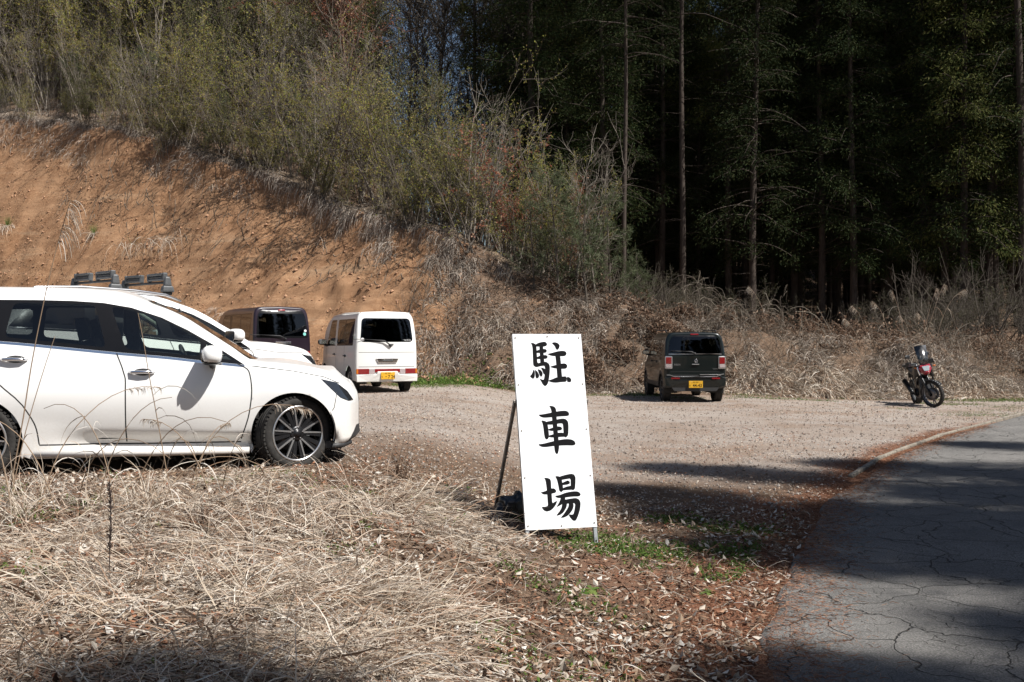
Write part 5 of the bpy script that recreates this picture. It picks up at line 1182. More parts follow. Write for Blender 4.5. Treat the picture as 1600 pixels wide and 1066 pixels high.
# ---- cedar forest
CG = 'cedars of the dark plantation'
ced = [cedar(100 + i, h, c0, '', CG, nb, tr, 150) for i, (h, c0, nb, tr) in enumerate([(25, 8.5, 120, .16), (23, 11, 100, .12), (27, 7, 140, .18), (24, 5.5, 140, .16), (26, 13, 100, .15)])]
lit = [cedar(121, 24, 8.6, '', 'cedars with fresh yellow-green sprays at the plantation edge', 130, .16, 190, mat='cedar_sun_tint'), cedar(122, 23, 4.2, '', 'cedars with fresh yellow-green sprays at the plantation edge', 170, .16, 150, .85, mat='cedar_sun_tint')]  # edge cedars whose sunlit look is put into the foliage colour
LC = 'tall cedar with bare lower trunk inside the dark plantation'
front = [(975, 37.5, 1, .86, 'slim cedar with a bare reddish trunk at the left end of the plantation edge'), (1067, 40, 4, .95, 'cedar with a pale bare trunk, second from the left along the plantation edge'),
         (1208, 45, 1, 1.1, 'dark bare cedar trunk to the right of the sunlit crown'), (1600, 37, 2, 1.0, 'dark cedar trunk at the right border of the photo'),
         (850, 44, 2, 1.0, 'full dark cedar standing at the open sky gap'), (790, 47, 3, .95, 'dark cedar whose branches reach into the sky gap'), (1390, 46, 0, 1.02, LC)]
full = [(1285, 40.5), (1335, 39.5), (1440, 40), (1475, 39), (1555, 38.5), (1620, 38), (1390, 41), (1240, 43)]
lits = [(1138, 43, 0, 1.0, 'cedar whose sunlit yellow-green crown hangs above the dark green hatchback'), (1505, 38, 1, 1.0, 'cedar with sunlit foliage reaching low down, above and right of the motorcycle'), (885, 42, 1, .9, 'cedar with olive sunlit clumps nearest the rusty shrub'), (1165, 46, 0, 1.05, 'sunlit-tinted cedar crown behind the sunlit yellow-green one'), (1545, 38.5, 1, .9, 'cedar with sunlit-tinted clumps at the far right of the plantation edge'), (745, 44, 1, .75, 'cedar with sunlit-tinted clumps at the left side of the sky gap')]
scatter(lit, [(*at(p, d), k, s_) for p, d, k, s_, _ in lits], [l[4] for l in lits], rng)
spots = []; labels = []
for px, d, k, s, lab in front: x, y = at(px, d); spots.append((x, y, k, s)); labels.append(lab)
rg = np.random.default_rng(5); pts = [(s_[0], s_[1]) for s_ in spots] + [at(l[0], l[1]) for l in lits] + [at(*q) for q in full]; tries = 0
while len(pts) < 150 and tries < 9000:
    tries += 1; y = 45 + 46 * rg.random() ** 1.2; x = rg.uniform(-.01 * y + .3, .56 * y + 2)
    if all((x - a) ** 2 + (y - b) ** 2 > (2.1 + .012 * y) ** 2 for a, b in pts):
        pts.append((x, y)); spots.append((x, y, int(rg.integers(0, 5)), rg.uniform(.85, 1.2))); labels.append(LC)
scatter(ced, spots, labels, rg)
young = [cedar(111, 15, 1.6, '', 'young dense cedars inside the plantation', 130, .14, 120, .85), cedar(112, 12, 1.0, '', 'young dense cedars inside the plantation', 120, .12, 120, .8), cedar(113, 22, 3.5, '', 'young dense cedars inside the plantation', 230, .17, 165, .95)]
spots = [(*at(*q), 2, .95) for q in full]; tries = 0
while len(spots) < 135 and tries < 12000:
    tries += 1; y = 39.5 + 52 * rg.random() ** 1.5; x = rg.uniform(.005 * y, .57 * y + 2)
    if any(abs(800 + x / y * FX - q) < 26 for q in (975, 1067, 1138, 1208)) and y < 46: continue
    if all((x - a) ** 2 + (y - b) ** 2 > 4.5 for a, b in pts): pts.append((x, y)); spots.append((x, y, 2 if y < 46 and rg.random() < .75 else int(rg.integers(0, 3)), rg.uniform(.8, 1.25)))
scatter(young, spots, 'dense dark young cedar filling the gaps between the trunks', rg)
# trees that stand outside the picture, on the far side of the road, and throw the long shadows
tips = [(1.95, 12.1), (1.0, 9.8), (1.5, 9.2), (1.9, 8.5), (1.85, 7.7), (4, 12.5), (6.5, 13.9), (4, 10), (3, 8.9), (6, 11), (8.5, 12.6), (5, 8.4), (7.5, 9.5), (9.5, 15.2), (11.5, 13.5), (3.1, 7.9), (4.6, 7.4), (6.4, 8.0), (-2.3, 2.75), (-1.2, 2.85), (-.1, 2.95), (.9, 3.3), (2.6, 4.9), (1.6, 4.3), (4.0, 5.0), (5.6, 5.2), (3, 3.4), (4.8, 3.8)]
HC = [25, 23, 27, 24, 26]; sp2 = []
for i, (tx_, ty_) in enumerate(tips):
    k = 5; s = 16.0 / 22 * (1 + .06 * math.sin(i * 2.1)); H_ = 22 * s * .97; sp2.append((tx_ + .629 * H_, ty_ - .363 * H_, k, s))
for x, y, k, s in sp2: copy_tree(young[2], (x, y, gz(x, y)), rg.uniform(0, 6.28), s, 'cedar beyond the road, outside the picture')['group'] = 'cedars beyond the road'
# ---- young thicket on the hill
SG = 'saplings of the hillside thicket'
sap = [sapling(1, 5.2, 6, 'spring_leaf', 2300, .075, 150, .16, 'bark_pale', group=SG, up=1.2, spread_=.4), sapling(2, 6.5, 4, 'olive_leaf', 2300, .08, 150, .14, 'bark_grey', group=SG, up=1.2, spread_=.4), sapling(3, 4.2, 8, 'spring_leaf', 1700, .065, 150, .28, 'bark_pale', group=SG, up=1.0),
       sapling(4, 7.0, 3, 'spring_leaf', 2500, .08, 150, .12, 'bark_pale', group=SG, up=1.2, spread_=.4), sapling(5, 3.2, 9, None, 0, 0, 150, .4, group=SG), sapling(6, 5.5, 5, 'olive_leaf', 3000, .08, 150, .18, group=SG, up=1.1, spread_=.45), sapling(7, 6.0, 7, None, 0, 0, 170, .2, 'bark_pale', group=SG, up=1.2)]
LS = ['multi-stemmed sapling with sparse yellow-green spring leaves on the slope', 'slender sapling with small olive leaves on the slope', 'low bushy sapling with yellow-green buds above the bank', 'tall thin sapling with light green leaves on the slope', 'low leafless grey shrub on the slope above the bank', 'dense olive-leaved sapling on the slope', 'tall leafless grey sapling on the slope']
spots = []; labels = []; pts = []; tries = 0
while len(pts) < 225 and tries < 20000:
    tries += 1; x = rg.uniform(-30, 2.6); cy = np.interp(x, _cr[:, 0], _cr[:, 2]); y = cy + .2 + 17 * rg.random() ** 1.6
    px = 800 + x / y * FX
    if px < -80 or px > 905: continue
    if 610 < px < 770 and y > cy + 9: continue
    if all((x - a) ** 2 + (y - b) ** 2 > .95 for a, b in pts):
        pts.append((x, y)); edge = y - cy < 2.0; k = int(rg.choice([0, 1, 2, 3, 4, 5, 6], p=[.10, .05, .30, .05, .26, .08, .16] if edge else [.2, .14, .08, .2, .04, .12, .22]))
        spots.append((x, y, k, rg.uniform(.6, 1.0) if edge else rg.uniform(.8, 1.25) * (.72 if px > 590 else 1))); labels.append(LS[k])
for i in range(20):
    px = rg.uniform(640, 800); x, y = crest(px, rg.uniform(.6, 5)); spots.append((x, y, int(rg.choice([0, 2, 2, 5])), rg.uniform(.55, .85))); labels.append(LS[spots[-1][2]])
for i in range(58):
    px = rg.uniform(-40, 640); x, y = crest(px, rg.uniform(-.55, .5)); spots.append((x, y, int(rg.choice([2, 4, 2, 5])), rg.uniform(.28, .55))); labels.append(LS[spots[-1][2]])
scatter(sap, spots, labels, rg)
RG_ = 'sparse leaning trees on the rim of the earth bank'
rim = [sapling(61, 7.5, 3, 'spring_leaf', 1500, .07, 150, .3, group=RG_, name='rim_tree', spread_=.9, up=.3), sapling(62, 6.5, 4, 'spring_leaf', 2200, .07, 150, .35, group=RG_, name='rim_tree', spread_=.9, up=.3)]
sp_ = [(*crest(px, off), i % 2, s_) for i, (px, off, s_) in enumerate([(730, -.3, .8), (690, .2, .9), (655, .1, 1.0), (620, .4, 1.0), (585, .2, 1.1), (550, .5, 1.0), (510, .2, 1.1), (470, .3, 1.0), (430, .4, 1.0), (390, .3, .9), (345, .5, .9), (300, .4, .8), (250, .5, .8), (200, .4, .8)])]
scatter(rim, sp_, 'sparse tree leaning over the rim of the bare earth bank', rg)
# ---- larger trees on the hill
BG = 'taller trees behind the hillside thicket'
big = [sapling(21, 12, 1, None, 0, 0, 330, .08, group=BG, name='bare_tree', spread_=.8, up=.4), sapling(22, 13, 2, 'olive_leaf', 5200, .11, 330, .12, group=BG, name='broadleaf_tree', spread_=.75), sapling(23, 11, 1, 'spring_leaf', 4200, .10, 300, .1, group=BG, name='broadleaf_tree', spread_=.75)]
LB = ['tall leafless tree rising behind the thicket on the hill', 'tall olive-leaved tree behind the thicket on the hill', 'tall light green tree behind the thicket on the hill']
spots = []; labels = []; pts = []; tries = 0
while len(pts) < 62 and tries < 9000:
    tries += 1; y = rg.uniform(46, 74); x = rg.uniform(-.56 * y, -.075 * y)
    if y < np.interp(x, _cr[:, 0], _cr[:, 2]) + 3 or 800 + x / y * FX > 590: continue
    if all((x - a) ** 2 + (y - b) ** 2 > 5.5 for a, b in pts): pts.append((x, y)); k = int(rg.choice([0, 1, 2], p=[.4, .4, .2])); spots.append((x, y, k, rg.uniform(.8, 1.15))); labels.append(LB[k])
for px, d, s in ((625, 45, 1.0), (655, 49, 1.1), (690, 46, 1.1), (725, 44, .95), (745, 50, 1.2), (665, 56, 1.25), (705, 53, 1.2), (770, 46, 1.0)): x, y = at(px, d); spots.append((x, y, 0, s)); labels.append('bare spreading tree seen against the patch of blue sky')
scatter(big, spots, labels, rg)
for px, d, k, s in ((330, 48, 2, .62), (60, 56, 3, .6), (150, 54, 3, .66), (250, 58, 0, .6), (590, 50, 1, .6), (420, 54, 3, .6), (20, 60, 0, .7), (510, 60, 3, .66)):
    x, y = at(px, d); copy_tree(ced[k], (x, y, gz(x, y) - 2), rg.uniform(0, 6), (s * .8, s * .8, s), 'dark evergreen rising out of the hillside thicket')['group'] = 'evergreens in the hillside thicket'
red = sapling(31, 11.5, 2, 'red_leaf', 7500, .10, 330, .04, 'bark_red', name='red_leaved_tree', label='tall tree with a reddish trunk and red new leaves at the top of the hill', spread_=.6); x, y = at(548, 42); red.location = (x, y, gz(x, y))
# ---- shrubs at the end of the bank
rs = sapling(32, 5.2, 6, 'red_leaf', 2600, .085, 190, .4, 'bark_grey', name='rusty_leaved_shrub', label='shrub holding rusty brown leaves above the right end of the bank', spread_=.8); x, y = at(805, 33.6); rs.location = (x, y, gz(x, y))
rs2 = copy_tree(rs, (at(880, 34.5)[0], 34.5, gz(*at(880, 34.5))), 2.0, .72, 'smaller rusty-leaved shrub to the right, beside the young pines')
PG = 'young pines along the bank'
pines = [pine(41, 3.6, '', PG), pine(42, 2.6, '', PG, 1.2), pine(43, 3.0, '', PG)]
scatter(pines, [(*at(872, 31.6), 0, 1.15), (*at(918, 31.6), 1, 1.5), (*at(835, 32.0), 2, 1.0), (*at(955, 32.2), 2, 1.25), (*at(1000, 33), 1, .8), (*crest(410, .5), 1, .95), (*crest(350, .6), 2, .9), (*crest(440, .4), 1, .75), (*crest(240, 1.5), 0, .9), (*crest(120, 1.8), 1, 1.2), (*crest(470, 2), 0, .8), (*at(700, 35.5), 2, .8)],
        ['tall blue-green young pine among the shrubs right of the bank', 'bushy young pine in the middle of the pine cluster', 'young pine nearest the bank in the pine cluster', 'young pine on the plantation side of the pine cluster', 'low young pine at the foot of the first cedar trunks'] + ['young pine on the rim of the bare earth bank'] * 6 + ['young pine above the right end of the earth bank'], rg)
# twiggy undergrowth before the forest
UG = 'undergrowth along the forest edge'
und = [sapling(51, 3.4, 7, 'dark_leaf', 1500, .05, 150, .5, group=UG, name='forest_edge_shrub', spread_=.8), sapling(52, 2.8, 9, None, 0, 0, 170, .6, group=UG, name='forest_edge_shrub', spread_=.9)]
LU = ['straggly olive-leaved shrub along the forest edge', 'leafless twiggy shrub along the forest edge']
spots = []; labels = []
for i in range(40):
    px = rg.choice([rg.uniform(960, 1250), rg.uniform(1330, 1640)], p=[.5, .5]); d = rg.uniform(32.5, 38); x, y = at(px, d); k = int(rg.integers(0, 2)); spots.append((x, y, k, rg.uniform(.55, .95) * (1.0 if px > 1400 else .75))); labels.append(LU[k])
for px, d in ((1440, 34), (1500, 33.4), (1560, 33), (1600, 34)): x, y = at(px, d); spots.append((x, y, 1, 1.3)); labels.append(LU[1])
scatter(und, spots, labels, rg)
# arching dead vines
def vine(px, d, L, label):
    x, y = at(px, d); n = 46; o = np.stack([x + rg.normal(0, .3, n), y + rg.normal(0, .3, n), np.full(n, gz(x, y) - .1) + rg.uniform(0, L * .8, n)], 1)
    dr = np.stack([rg.normal(0, 1, n), rg.normal(-.2, .6, n), rg.uniform(.2, 1.2, n)], 1); P = paths(o, dr, L * rg.uniform(.4, 1.0, n), 9, 3.2, .14, rg)
    b, bd_, i = pick(P, 160, .2, 1, rg); P2 = paths(b, spread(bd_, .7, rg), L * rg.uniform(.1, .4, 160), 5, 1.5, .2, rg)
    o_ = veg('dead_vine', [tube_mesh(P, .009, .004, 3), tube_mesh(P2, .005, .002, 3)], M['twig']); tag(o_, label, 'vine', 'dead vine tangles')
vine(905, 33.5, 3.0, 'tangle of grey dead vines draped over the rusty shrub'); vine(1090, 32, 1.9, 'arching grey vine tangle above the left side of the green hatchback'); vine(1215, 31, 1.7, 'arching grey vine tangle between the green hatchback and the motorcycle'); vine(860, 35, 3.2, 'tall grey vine tangle behind the rusty shrub')
vine(1130, 30.6, 1.4, 'low grey vine tangle just right of the green hatchback roof')
# ---- dead grass curtains on the bank, stuff
def on_bank(n, x0, x1, t0, t1, rg=rng):
    x = rg.uniform(x0, x1, n); b = np.interp(x, _bs[:, 0], _bs[:, 1]); cy = np.interp(x, _cr[:, 0], _cr[:, 2]); t = rg.uniform(t0, t1, n); y = b + (cy - b) * t; return x, y, terrain(x, y)
def bank_grass(name, n, x0, x1, t0, t1, L, w, mat, keep=None, droop=2.2, S=6, down=.6, cl=True, kind='stuff'):
    x, y, z = on_bank(n, x0, x1, t0, t1)
    if cl: c = fbm(x * .9, y * .9, 77) + fbm(x * 3, y * 3, 78) * .5; m = c > .0; x, y, z = x[m], y[m], z[m]
    if keep is not None: m = keep(x, y); x, y, z = x[m], y[m], z[m]
    n = len(x); flow = np.stack([fbm(x * .5, y * .5, 80) * 3, -down + 0 * x, .75 + 0 * x], 1); d = flow + rng.normal(0, .45, (n, 3)); hh = .5 + 1.1 * (fbm(x * .6, y * .6, 83) + .5)
    P = paths(np.stack([x, y, z - .02], 1), d, L * hh * rng.uniform(.4, 1.1, n), S, droop, .12); return tag(veg(name, [ribbon_mesh(P, w)], M[mat], None), kind=kind)
kr = lambda x, y: (x > -3.2 + 1.4 * fbm(y * .8, x * .3, 90) * 2 + (np.interp(x, _bs[:, 0], _bs[:, 1]) + 3 - y) * -.25) & (rng.random(len(x)) < 1)
bank_grass('dead_grass', 44000, -4.2, 21, -.04, 1.0, .68, .019, 'straw_grey', kr)
bank_grass('dead_grass', 13000, -4.0, 21, -.06, .6, .6, .020, 'straw', lambda x, y: kr(x, y) & (fbm(x * .7, y * .9, 98) > .02), cl=True)
bank_grass('straw_bank', 12000, 7.2, 21, -.05, .45, .6, .018, 'straw', None, 2.4, cl=False)
bank_grass('straw_bank', 20000, 5.5, 21, -.05, .36, .9, .024, 'straw', lambda x, y: fbm(x * .8, y * .8, 99) > -.08, 3.0, cl=False)
bank_grass('crest_grass', 14000, -28, -1, .86, 1.12, .55, .015, 'straw_grey', None, 2.8, down=.9)
bank_grass('crest_grass', 5000, -7.6, 0, .80, 1.12, .9, .015, 'straw_grey', None, 3.0, down=1.1)
bank_grass('hill_litter_grass', 14000, -24, 4, 1.05, 2.4, .6, .016, 'straw_grey', None, 1.6, down=.2)
# brown ferns and leaf heaps
def heap(px0, px1, d0, d1, n, size, mat, z1=.9, name='dead_leaves'):
    px = rng.uniform(px0, px1, n); d = rng.uniform(d0, d1, n); x = (px - 800) / FX * d; c = fbm(x * 1.3, d * 1.3, 95); m = c > -.06; x, d, c = x[m], d[m], c[m]; z = terrain(x, d) + rng.random(len(x)) * np.clip(c + .1, .02, .4) * z1 * 3
    tag(veg(name, [leaf_mesh(np.stack([x, d, z], 1), size * rng.uniform(.5, 1.4, len(x)), .45)], M[mat], None, False), kind='stuff')
heap(860, 1150, 28.0, 33, 26000, .12, 'brown'); heap(700, 1200, 27.5, 32, 10000, .09, 'brown', .6); heap(1180, 1650, 29.8, 33, 14000, .09, 'brown', .8); heap(-80, 900, 36, 46, 26000, .07, 'brown', .25, 'hill_leaf_litter')
# low twigs over the bank
x, y, z = on_bank(2600, -3.5, 20, .0, 1.05); P = paths(np.stack([x, y, z - .05], 1), np.stack([rng.normal(0, .6, 2600), rng.normal(-.3, .5, 2600), np.ones(2600)], 1), rng.uniform(.4, 1.5, 2600), 7, .9, .2); b, bd_, i = pick(P, 5200, .3, 1); P2 = paths(b, spread(bd_, .8), rng.uniform(.15, .5, 5200), 4, .3, .2)
tag(veg('dead_twigs', [tube_mesh(P, .007, .003, 3), tube_mesh(P2, .004, .002, 3)], M['twig']), kind='stuff')
# roots and twigs lying on the earth face, tufts of grass on it
x, y, z = on_bank(420, -20, -1, .62, .99); P = paths(np.stack([x, y, z + .02], 1), np.stack([rng.normal(0, .9, 420), -np.ones(420), rng.normal(-.8, .3, 420)], 1), rng.uniform(.2, 1.1, 420), 6, .2, .2); P[..., 2] = np.maximum(terrain(P[..., 0].ravel(), P[..., 1].ravel()).reshape(P.shape[:2]) + .02, P[..., 2] * 0 + terrain(P[..., 0].ravel(), P[..., 1].ravel()).reshape(P.shape[:2]) + .02)
tag(veg('roots', [tube_mesh(P, .012, .004, 3)], M['twig']), kind='stuff')
def tuft(seed, n, L, green, label, px, py, spr=.12):
    rg = np.random.default_rng(seed); o = rg.normal(0, spr, (n, 3)); o[:, 2] = 0; P = paths(o, np.stack([rg.normal(0, .8, n), rg.normal(-.5, .5, n), rg.uniform(-.3, .9, n)], 1), L * rg.uniform(.2, 1.2, n), 7, 3.2, .2, rg)
    root = thing('grass_tuft', label, 'grass tuft'); veg('dead_blades', [ribbon_mesh(P, .014, 1, rg)], M['straw'], root)
    if green: P = paths(o[:green] * .5, np.stack([rg.normal(0, .35, green), rg.normal(-.1, .3, green), np.ones(green)], 1), L * .6 * rg.uniform(.5, 1, green), 5, .5, .05, rg); veg('green_blades', [ribbon_mesh(P, .012, 1, rg)], M['green_grass'], root)
    x, y = hit(px, py); root.location = (x, y, gz(x, y)); return root
tuft(1, 90, 1.1, 50, 'dead grass tuft with a green top on the left end of the earth bank', 12, 355); tuft(2, 80, 1.0, 60, 'dead grass tuft with a green top, on the earth bank above the ski carriers', 148, 368); tuft(3, 150, 1.1, 12, 'wide hanging tuft of dead grass on the earth bank, behind the ski carriers', 215, 385, .6); tuft(4, 170, 1.6, 0, 'long curtain of dead stems running down the earth bank above the white crossover', 262, 375, .45); tuft(5, 60, .5, 0, 'tiny dead tuft in the shadowed upper part of the earth bank', 332, 292, .06)
heap(-60, 330, 27.6, 30.0, 5000, .08, 'brown', .2)
bank_grass('scree_grass', 3600, -16, -8.2, -.02, .34, .6, .013, 'straw_grey', None, 2.4, down=.8)
# clods and stones on the earth face
def clods(name, x, y, size, mat, seed=0, sink=.3):
    n = len(x); z = terrain(x, y); rg = np.random.default_rng(seed); base = np.array([(1, 0, 0), (-1, 0, 0), (0, 1, 0), (0, -1, 0), (0, 0, 1), (0, 0, -1)], float); F = np.array([(0, 2, 4), (2, 1, 4), (1, 3, 4), (3, 0, 4), (2, 0, 5), (1, 2, 5), (3, 1, 5), (0, 3, 5)])
    V = base[None] * (size[:, None, None] * rg.uniform(.5, 1.1, (n, 6, 1))) + rg.normal(0, .15, (n, 6, 3)) * size[:, None, None] + np.stack([x, y, z + size * (1 - sink) * .4], 1)[:, None]
    return tag(link(name, np_mesh(name, V.reshape(-1, 3), tris=(F[None] + np.arange(n)[:, None, None] * 6).reshape(-1, 3), mats=[mat], smooth=False)), kind='stuff')
M['clod'] = simple('earth_clods', (.30, .17, .10), .95, var=.3, vscale=3); M["pebble"] = leafmat("pebbles", [(.22, .18, .15), (.32, .275, .24), (.40, .36, .32), (.27, .2, .155)], 0, .85)
x, y, z = on_bank(8000, -27, -.5, -.04, .98); clods('earth_clods', x, y, .016 + .075 * rng.random(8000) ** 7, M['clod'], 1)
x, y, z = on_bank(2600, -12, -.8, -.06, .10); clods('earth_clods', x, y, .03 + .12 * rng.random(2600) ** 4, M['clod'], 3)
# overhanging turf along the rim
xs = np.arange(-30, .2, .14); cyy = np.interp(xs, _cr[:, 0], _cr[:, 2]) + .9 * fbm(xs * .4, xs * 0 + 1, 8, 1); ov = (.30 - .18 * smoothstep((-12 - xs) / 6)) + .55 * np.clip(fbm(xs * .9, xs * 0, 171) + .15, 0, 1) * 1.5
nd_ = np.array([-.45, -.89]); rows = []
for dd, dz in ((-.9, .02), (-.3, .07), (.2, .08), (.75, .0), (1.0, -.12), (.85, -.24), (.4, -.30), (-.2, -.5)):
    X_ = xs + nd_[0] * dd * ov; Y_ = cyy + nd_[1] * dd * ov; zt = terrain(xs, cyy - .05)
    rows.append(np.stack([X_ + .05 * fbm(xs * 5, xs * 0 + dd, 172), Y_ + .10 * fbm(xs * 4, xs * 0 + dd, 173), zt + dz + .16 * fbm(xs * 3.1, xs * 0 + dd * 2, 174) + (.12 if dd < 0 and dz > 0 else 0)], 1))
Rw = np.stack(rows, 0); n_ = len(xs); ii = np.arange(8 * n_).reshape(8, n_); q_ = np.stack([ii[:-1, :-1], ii[:-1, 1:], ii[1:, 1:], ii[1:, :-1]], -1).reshape(-1, 4)
M['turf'] = simple('turf_mat', (.12, .085, .055), .95, var=.6, vscale=7, bump=1.0); tag(link('turf_overhang', np_mesh('turf_overhang', Rw.reshape(-1, 3), q_, mats=[M['turf']])), kind='structure')
n_r = 9000; k_ = rng.integers(0, len(xs), n_r); o_r = Rw[rng.choice([3, 4, 5], n_r), k_] + rng.normal(0, .06, (n_r, 3)); P = paths(o_r, np.stack([rng.normal(-.35, .4, n_r), rng.normal(-.7, .4, n_r), rng.normal(-.1, .5, n_r)], 1), rng.uniform(.1, .75, n_r) * (.5 + (xs[k_] > -9)), 6, 3.2, .16); tag(veg('hanging_roots', [ribbon_mesh(P, .013)], M['straw_grey']), kind='stuff')
n = 26000; y = 9 + 18 * rng.random(n) ** 1.3; x = rng.uniform(-7, 1, n) * 0 + rng.uniform(-.35, .52, n) * y; m = (x < road_edge(y) - .2); clods('gravel', x[m], y[m], .006 + .022 * rng.random(m.sum()) ** 4 * 1.0, M['pebble'], 2)
# ---- pampas plumes behind the motorcycle
def stalk(seed, h, arch, plume, mat='straw', lab='', side=1, w=.004, name='pampas_stalk', group=None, leaves=0):
    rg = np.random.default_rng(seed); root = thing(name, lab, 'dry grass', group=group); P = paths(np.array([[0, 0, -.03]]), np.array([[side * .18, 0, 1.]]), [h], 14, 0, .015, rg)
    t = np.linspace(0, 1, 14); P[0, :, 0] += side * arch * t ** 2.6; P[0, :, 2] -= abs(arch) * .55 * t ** 5; parts = [tube_mesh(P, [w], [w * .45], 5)]
    if leaves: b, bd_, i = pick(P, leaves, .1, .75, rg); Pl = paths(b, spread(bd_, .5, rg), h * rg.uniform(.2, .42, leaves), 8, 3.0, .08, rg); parts.append(ribbon_mesh(Pl, .009, 1, rg))
    veg('stalk', parts, M[mat], root)
    if plume:
        n = 70; b = P[0, -3] + (P[0, -1] - P[0, -3]) * rg.uniform(0, 1, n)[:, None]; dd = np.stack([side * rg.uniform(.1, 1, n), rg.normal(0, .25, n), rg.uniform(-.3, .8, n)], 1); Pp = paths(b, dd, plume * rg.uniform(.5, 1.2, n), 7, 3.2, .06, rg); veg('plume', [ribbon_mesh(Pp, .0035, .6, rg)], M['pale_leaf' if w < .0035 else mat], root)
    return root
for i, (px, dpt, h, a, sd) in enumerate([(1205, 29.8, 1.9, .3, -1), (1352, 29.5, 1.7, .3, -1), (1362, 29.7, 1.9, .35, -1), (1395, 29.9, 1.8, .35, -1), (1405, 29.2, 1.4, .3, 1), (1420, 29.6, 2.1, .15, -1), (1432, 29.3, 1.6, .3, -1), (1445, 29.8, 2.1, .2, 1), (1458, 29.3, 1.5, .25, -1), (1462, 30, 2.0, .5, 1), (1380, 29.1, 1.4, .3, -1), (1440, 29.9, 1.9, .1, 1), (1500, 29.0, 1.3, .4, 1)]):
    o = stalk(200 + i, h, a, .20, 'straw', 'dry pampas stalk leaning over the straw bank behind the motorcycle', sd, .008, group='pampas stalks behind the motorcycle', leaves=6); x, y = at(px, dpt); o.location = (x, y, gz(x, y))
# ---------------------------------------------------------------- foreground
def fore(n, y0=3.1, y1=8.4, p=1.4):
    y = y0 + (y1 - y0) * rng.random(n) ** p; x = rng.uniform(-.58, .30, n) * y; return x, y
def not_road(x, y, m=.25): return x < road_edge(y) - m
def not_car(x, y):
    q = np.stack([x, y], 1) - np.array([wag.location.x, wag.location.y]); u = q @ np.array([math.cos(th), math.sin(th)]); v = q @ np.array([-math.sin(th), math.cos(th)]); return ~((u > -3.7) & (u < .62) & (v > -.95) & (v < 1.0))
def stuff(o): return tag(o, kind='stuff')
def dens(x, y): return smoothstep((8.9 - y + np.clip(-x, 0, 3) * -.15 + fbm(x, y, 101) * 2) / 1.4) * smoothstep((.55 - x - (y - 5) * -.06 + fbm(x, y, 102) * 1.8) / 1.3) * (.05 + .95 * smoothstep((fbm(x * 1.4, y * 1.8, 103) + .07) / .14))
# long lying blades swept in tufts
NT_ = 215; tx, ty = fore(NT_, 3.1, 8.3, 1.3); k = rng.random(NT_) < np.maximum(dens(tx, ty), .0); tx, ty = tx[k], ty[k]
P_all = []
for cx, cy in zip(tx, ty):
    n = int(rng.integers(40, 170)); a = rng.normal(0, .55) + (math.pi if rng.random() < .5 else 0); lift = rng.uniform(.05, .7); o = np.stack([cx + rng.normal(0, .16, n), cy + rng.normal(0, .13, n), np.zeros(n)], 1); o[:, 2] = terrain(o[:, 0], o[:, 1]) - .01 + rng.random(n) * .04
    d = np.stack([math.cos(a) + rng.normal(0, .32, n), math.sin(a) + rng.normal(0, .38, n), lift + rng.normal(0, .25, n)], 1); P_all.append(paths(o, d, rng.uniform(.12, .55, n), 8, .9, .17))
P = np.concatenate(P_all); gzz = terrain(P[..., 0].ravel(), P[..., 1].ravel(), True).reshape(P.shape[:2]); P[..., 2] = np.maximum(P[..., 2], gzz + .006 + rng.random(P.shape[:1])[:, None] * .03)
m = not_car(P[:, -1, 0], P[:, -1, 1]) & not_road(P[:, -1, 0], P[:, -1, 1], .1); P = P[m]
stuff(veg('dry_grass', [ribbon_mesh(P, rng.uniform(.0022, .0065, len(P)), .8)], M['straw']))
def flat_blades(n, L0, L1, mat, w0, w1, z1=.05, up=.25, S=5, wob=.28, y1=8.9, p=1.35, f=None, name='dry_grass', droop=.8, base=.06):
    x, y = fore(n, 3.1, y1, p); dn = np.maximum(dens(x, y), base) if f is None else f(x, y); k = (rng.random(n) < dn) & not_road(x, y, .02) & not_car(x, y); x, y = x[k], y[k]; n = len(x); a = rng.uniform(0, 6.28, n); o = np.stack([x, y, terrain(x, y) + rng.random(n) * z1], 1)
    P = paths(o, np.stack([np.cos(a), np.sin(a), np.abs(rng.normal(0, up, n))], 1), rng.uniform(L0, L1, n), S, droop, wob); gzz = terrain(P[..., 0].ravel(), P[..., 1].ravel()).reshape(P.shape[:2]); P[..., 2] = np.maximum(P[..., 2], gzz + .003); return stuff(veg(name, [ribbon_mesh(P, rng.uniform(w0, w1, n), .7)], M[mat]))
flat_blades(42000, .04, .22, 'straw', .002, .0055, wob=.35)
flat_blades(22000, .05, .20, 'straw_grey', .002, .006, .03)
flat_blades(26000, .04, .16, 'pale_leaf', .003, .008, .04, .35)
flat_blades(9000, .05, .18, 'brown', .003, .007, .04, .3, f=lambda x, y: smoothstep((fbm(x * 2, y * 2, 151) - .02) / .1))
flat_blades(8000, .10, .28, 'straw', .003, .006, .02, .9, 6, .22, droop=1.6)
flat_blades(3600, .10, .32, 'brown', .008, .018, .03, .4, 6, .25, droop=1.2)
flat_blades(3200, .18, .42, 'straw', .003, .006, .02, 1.6, 8, .12, droop=.9, f=lambda x, y: smoothstep((fbm(x * 1.6, y * 2, 161) - .0) / .1) * smoothstep((.2 - x) / 1.5))
flat_blades(40000, .03, .10, 'needle_litter', .0015, .0035, .02, .1, 3, .1, f=lambda x, y: np.clip(smoothstep((fbm(x * 1.6, y * 1.6, 111) - .05) / .1) * .7 + smoothstep((x - road_edge(y) + 1.1) / .9) * .8, 0, 1), name='needle_litter')
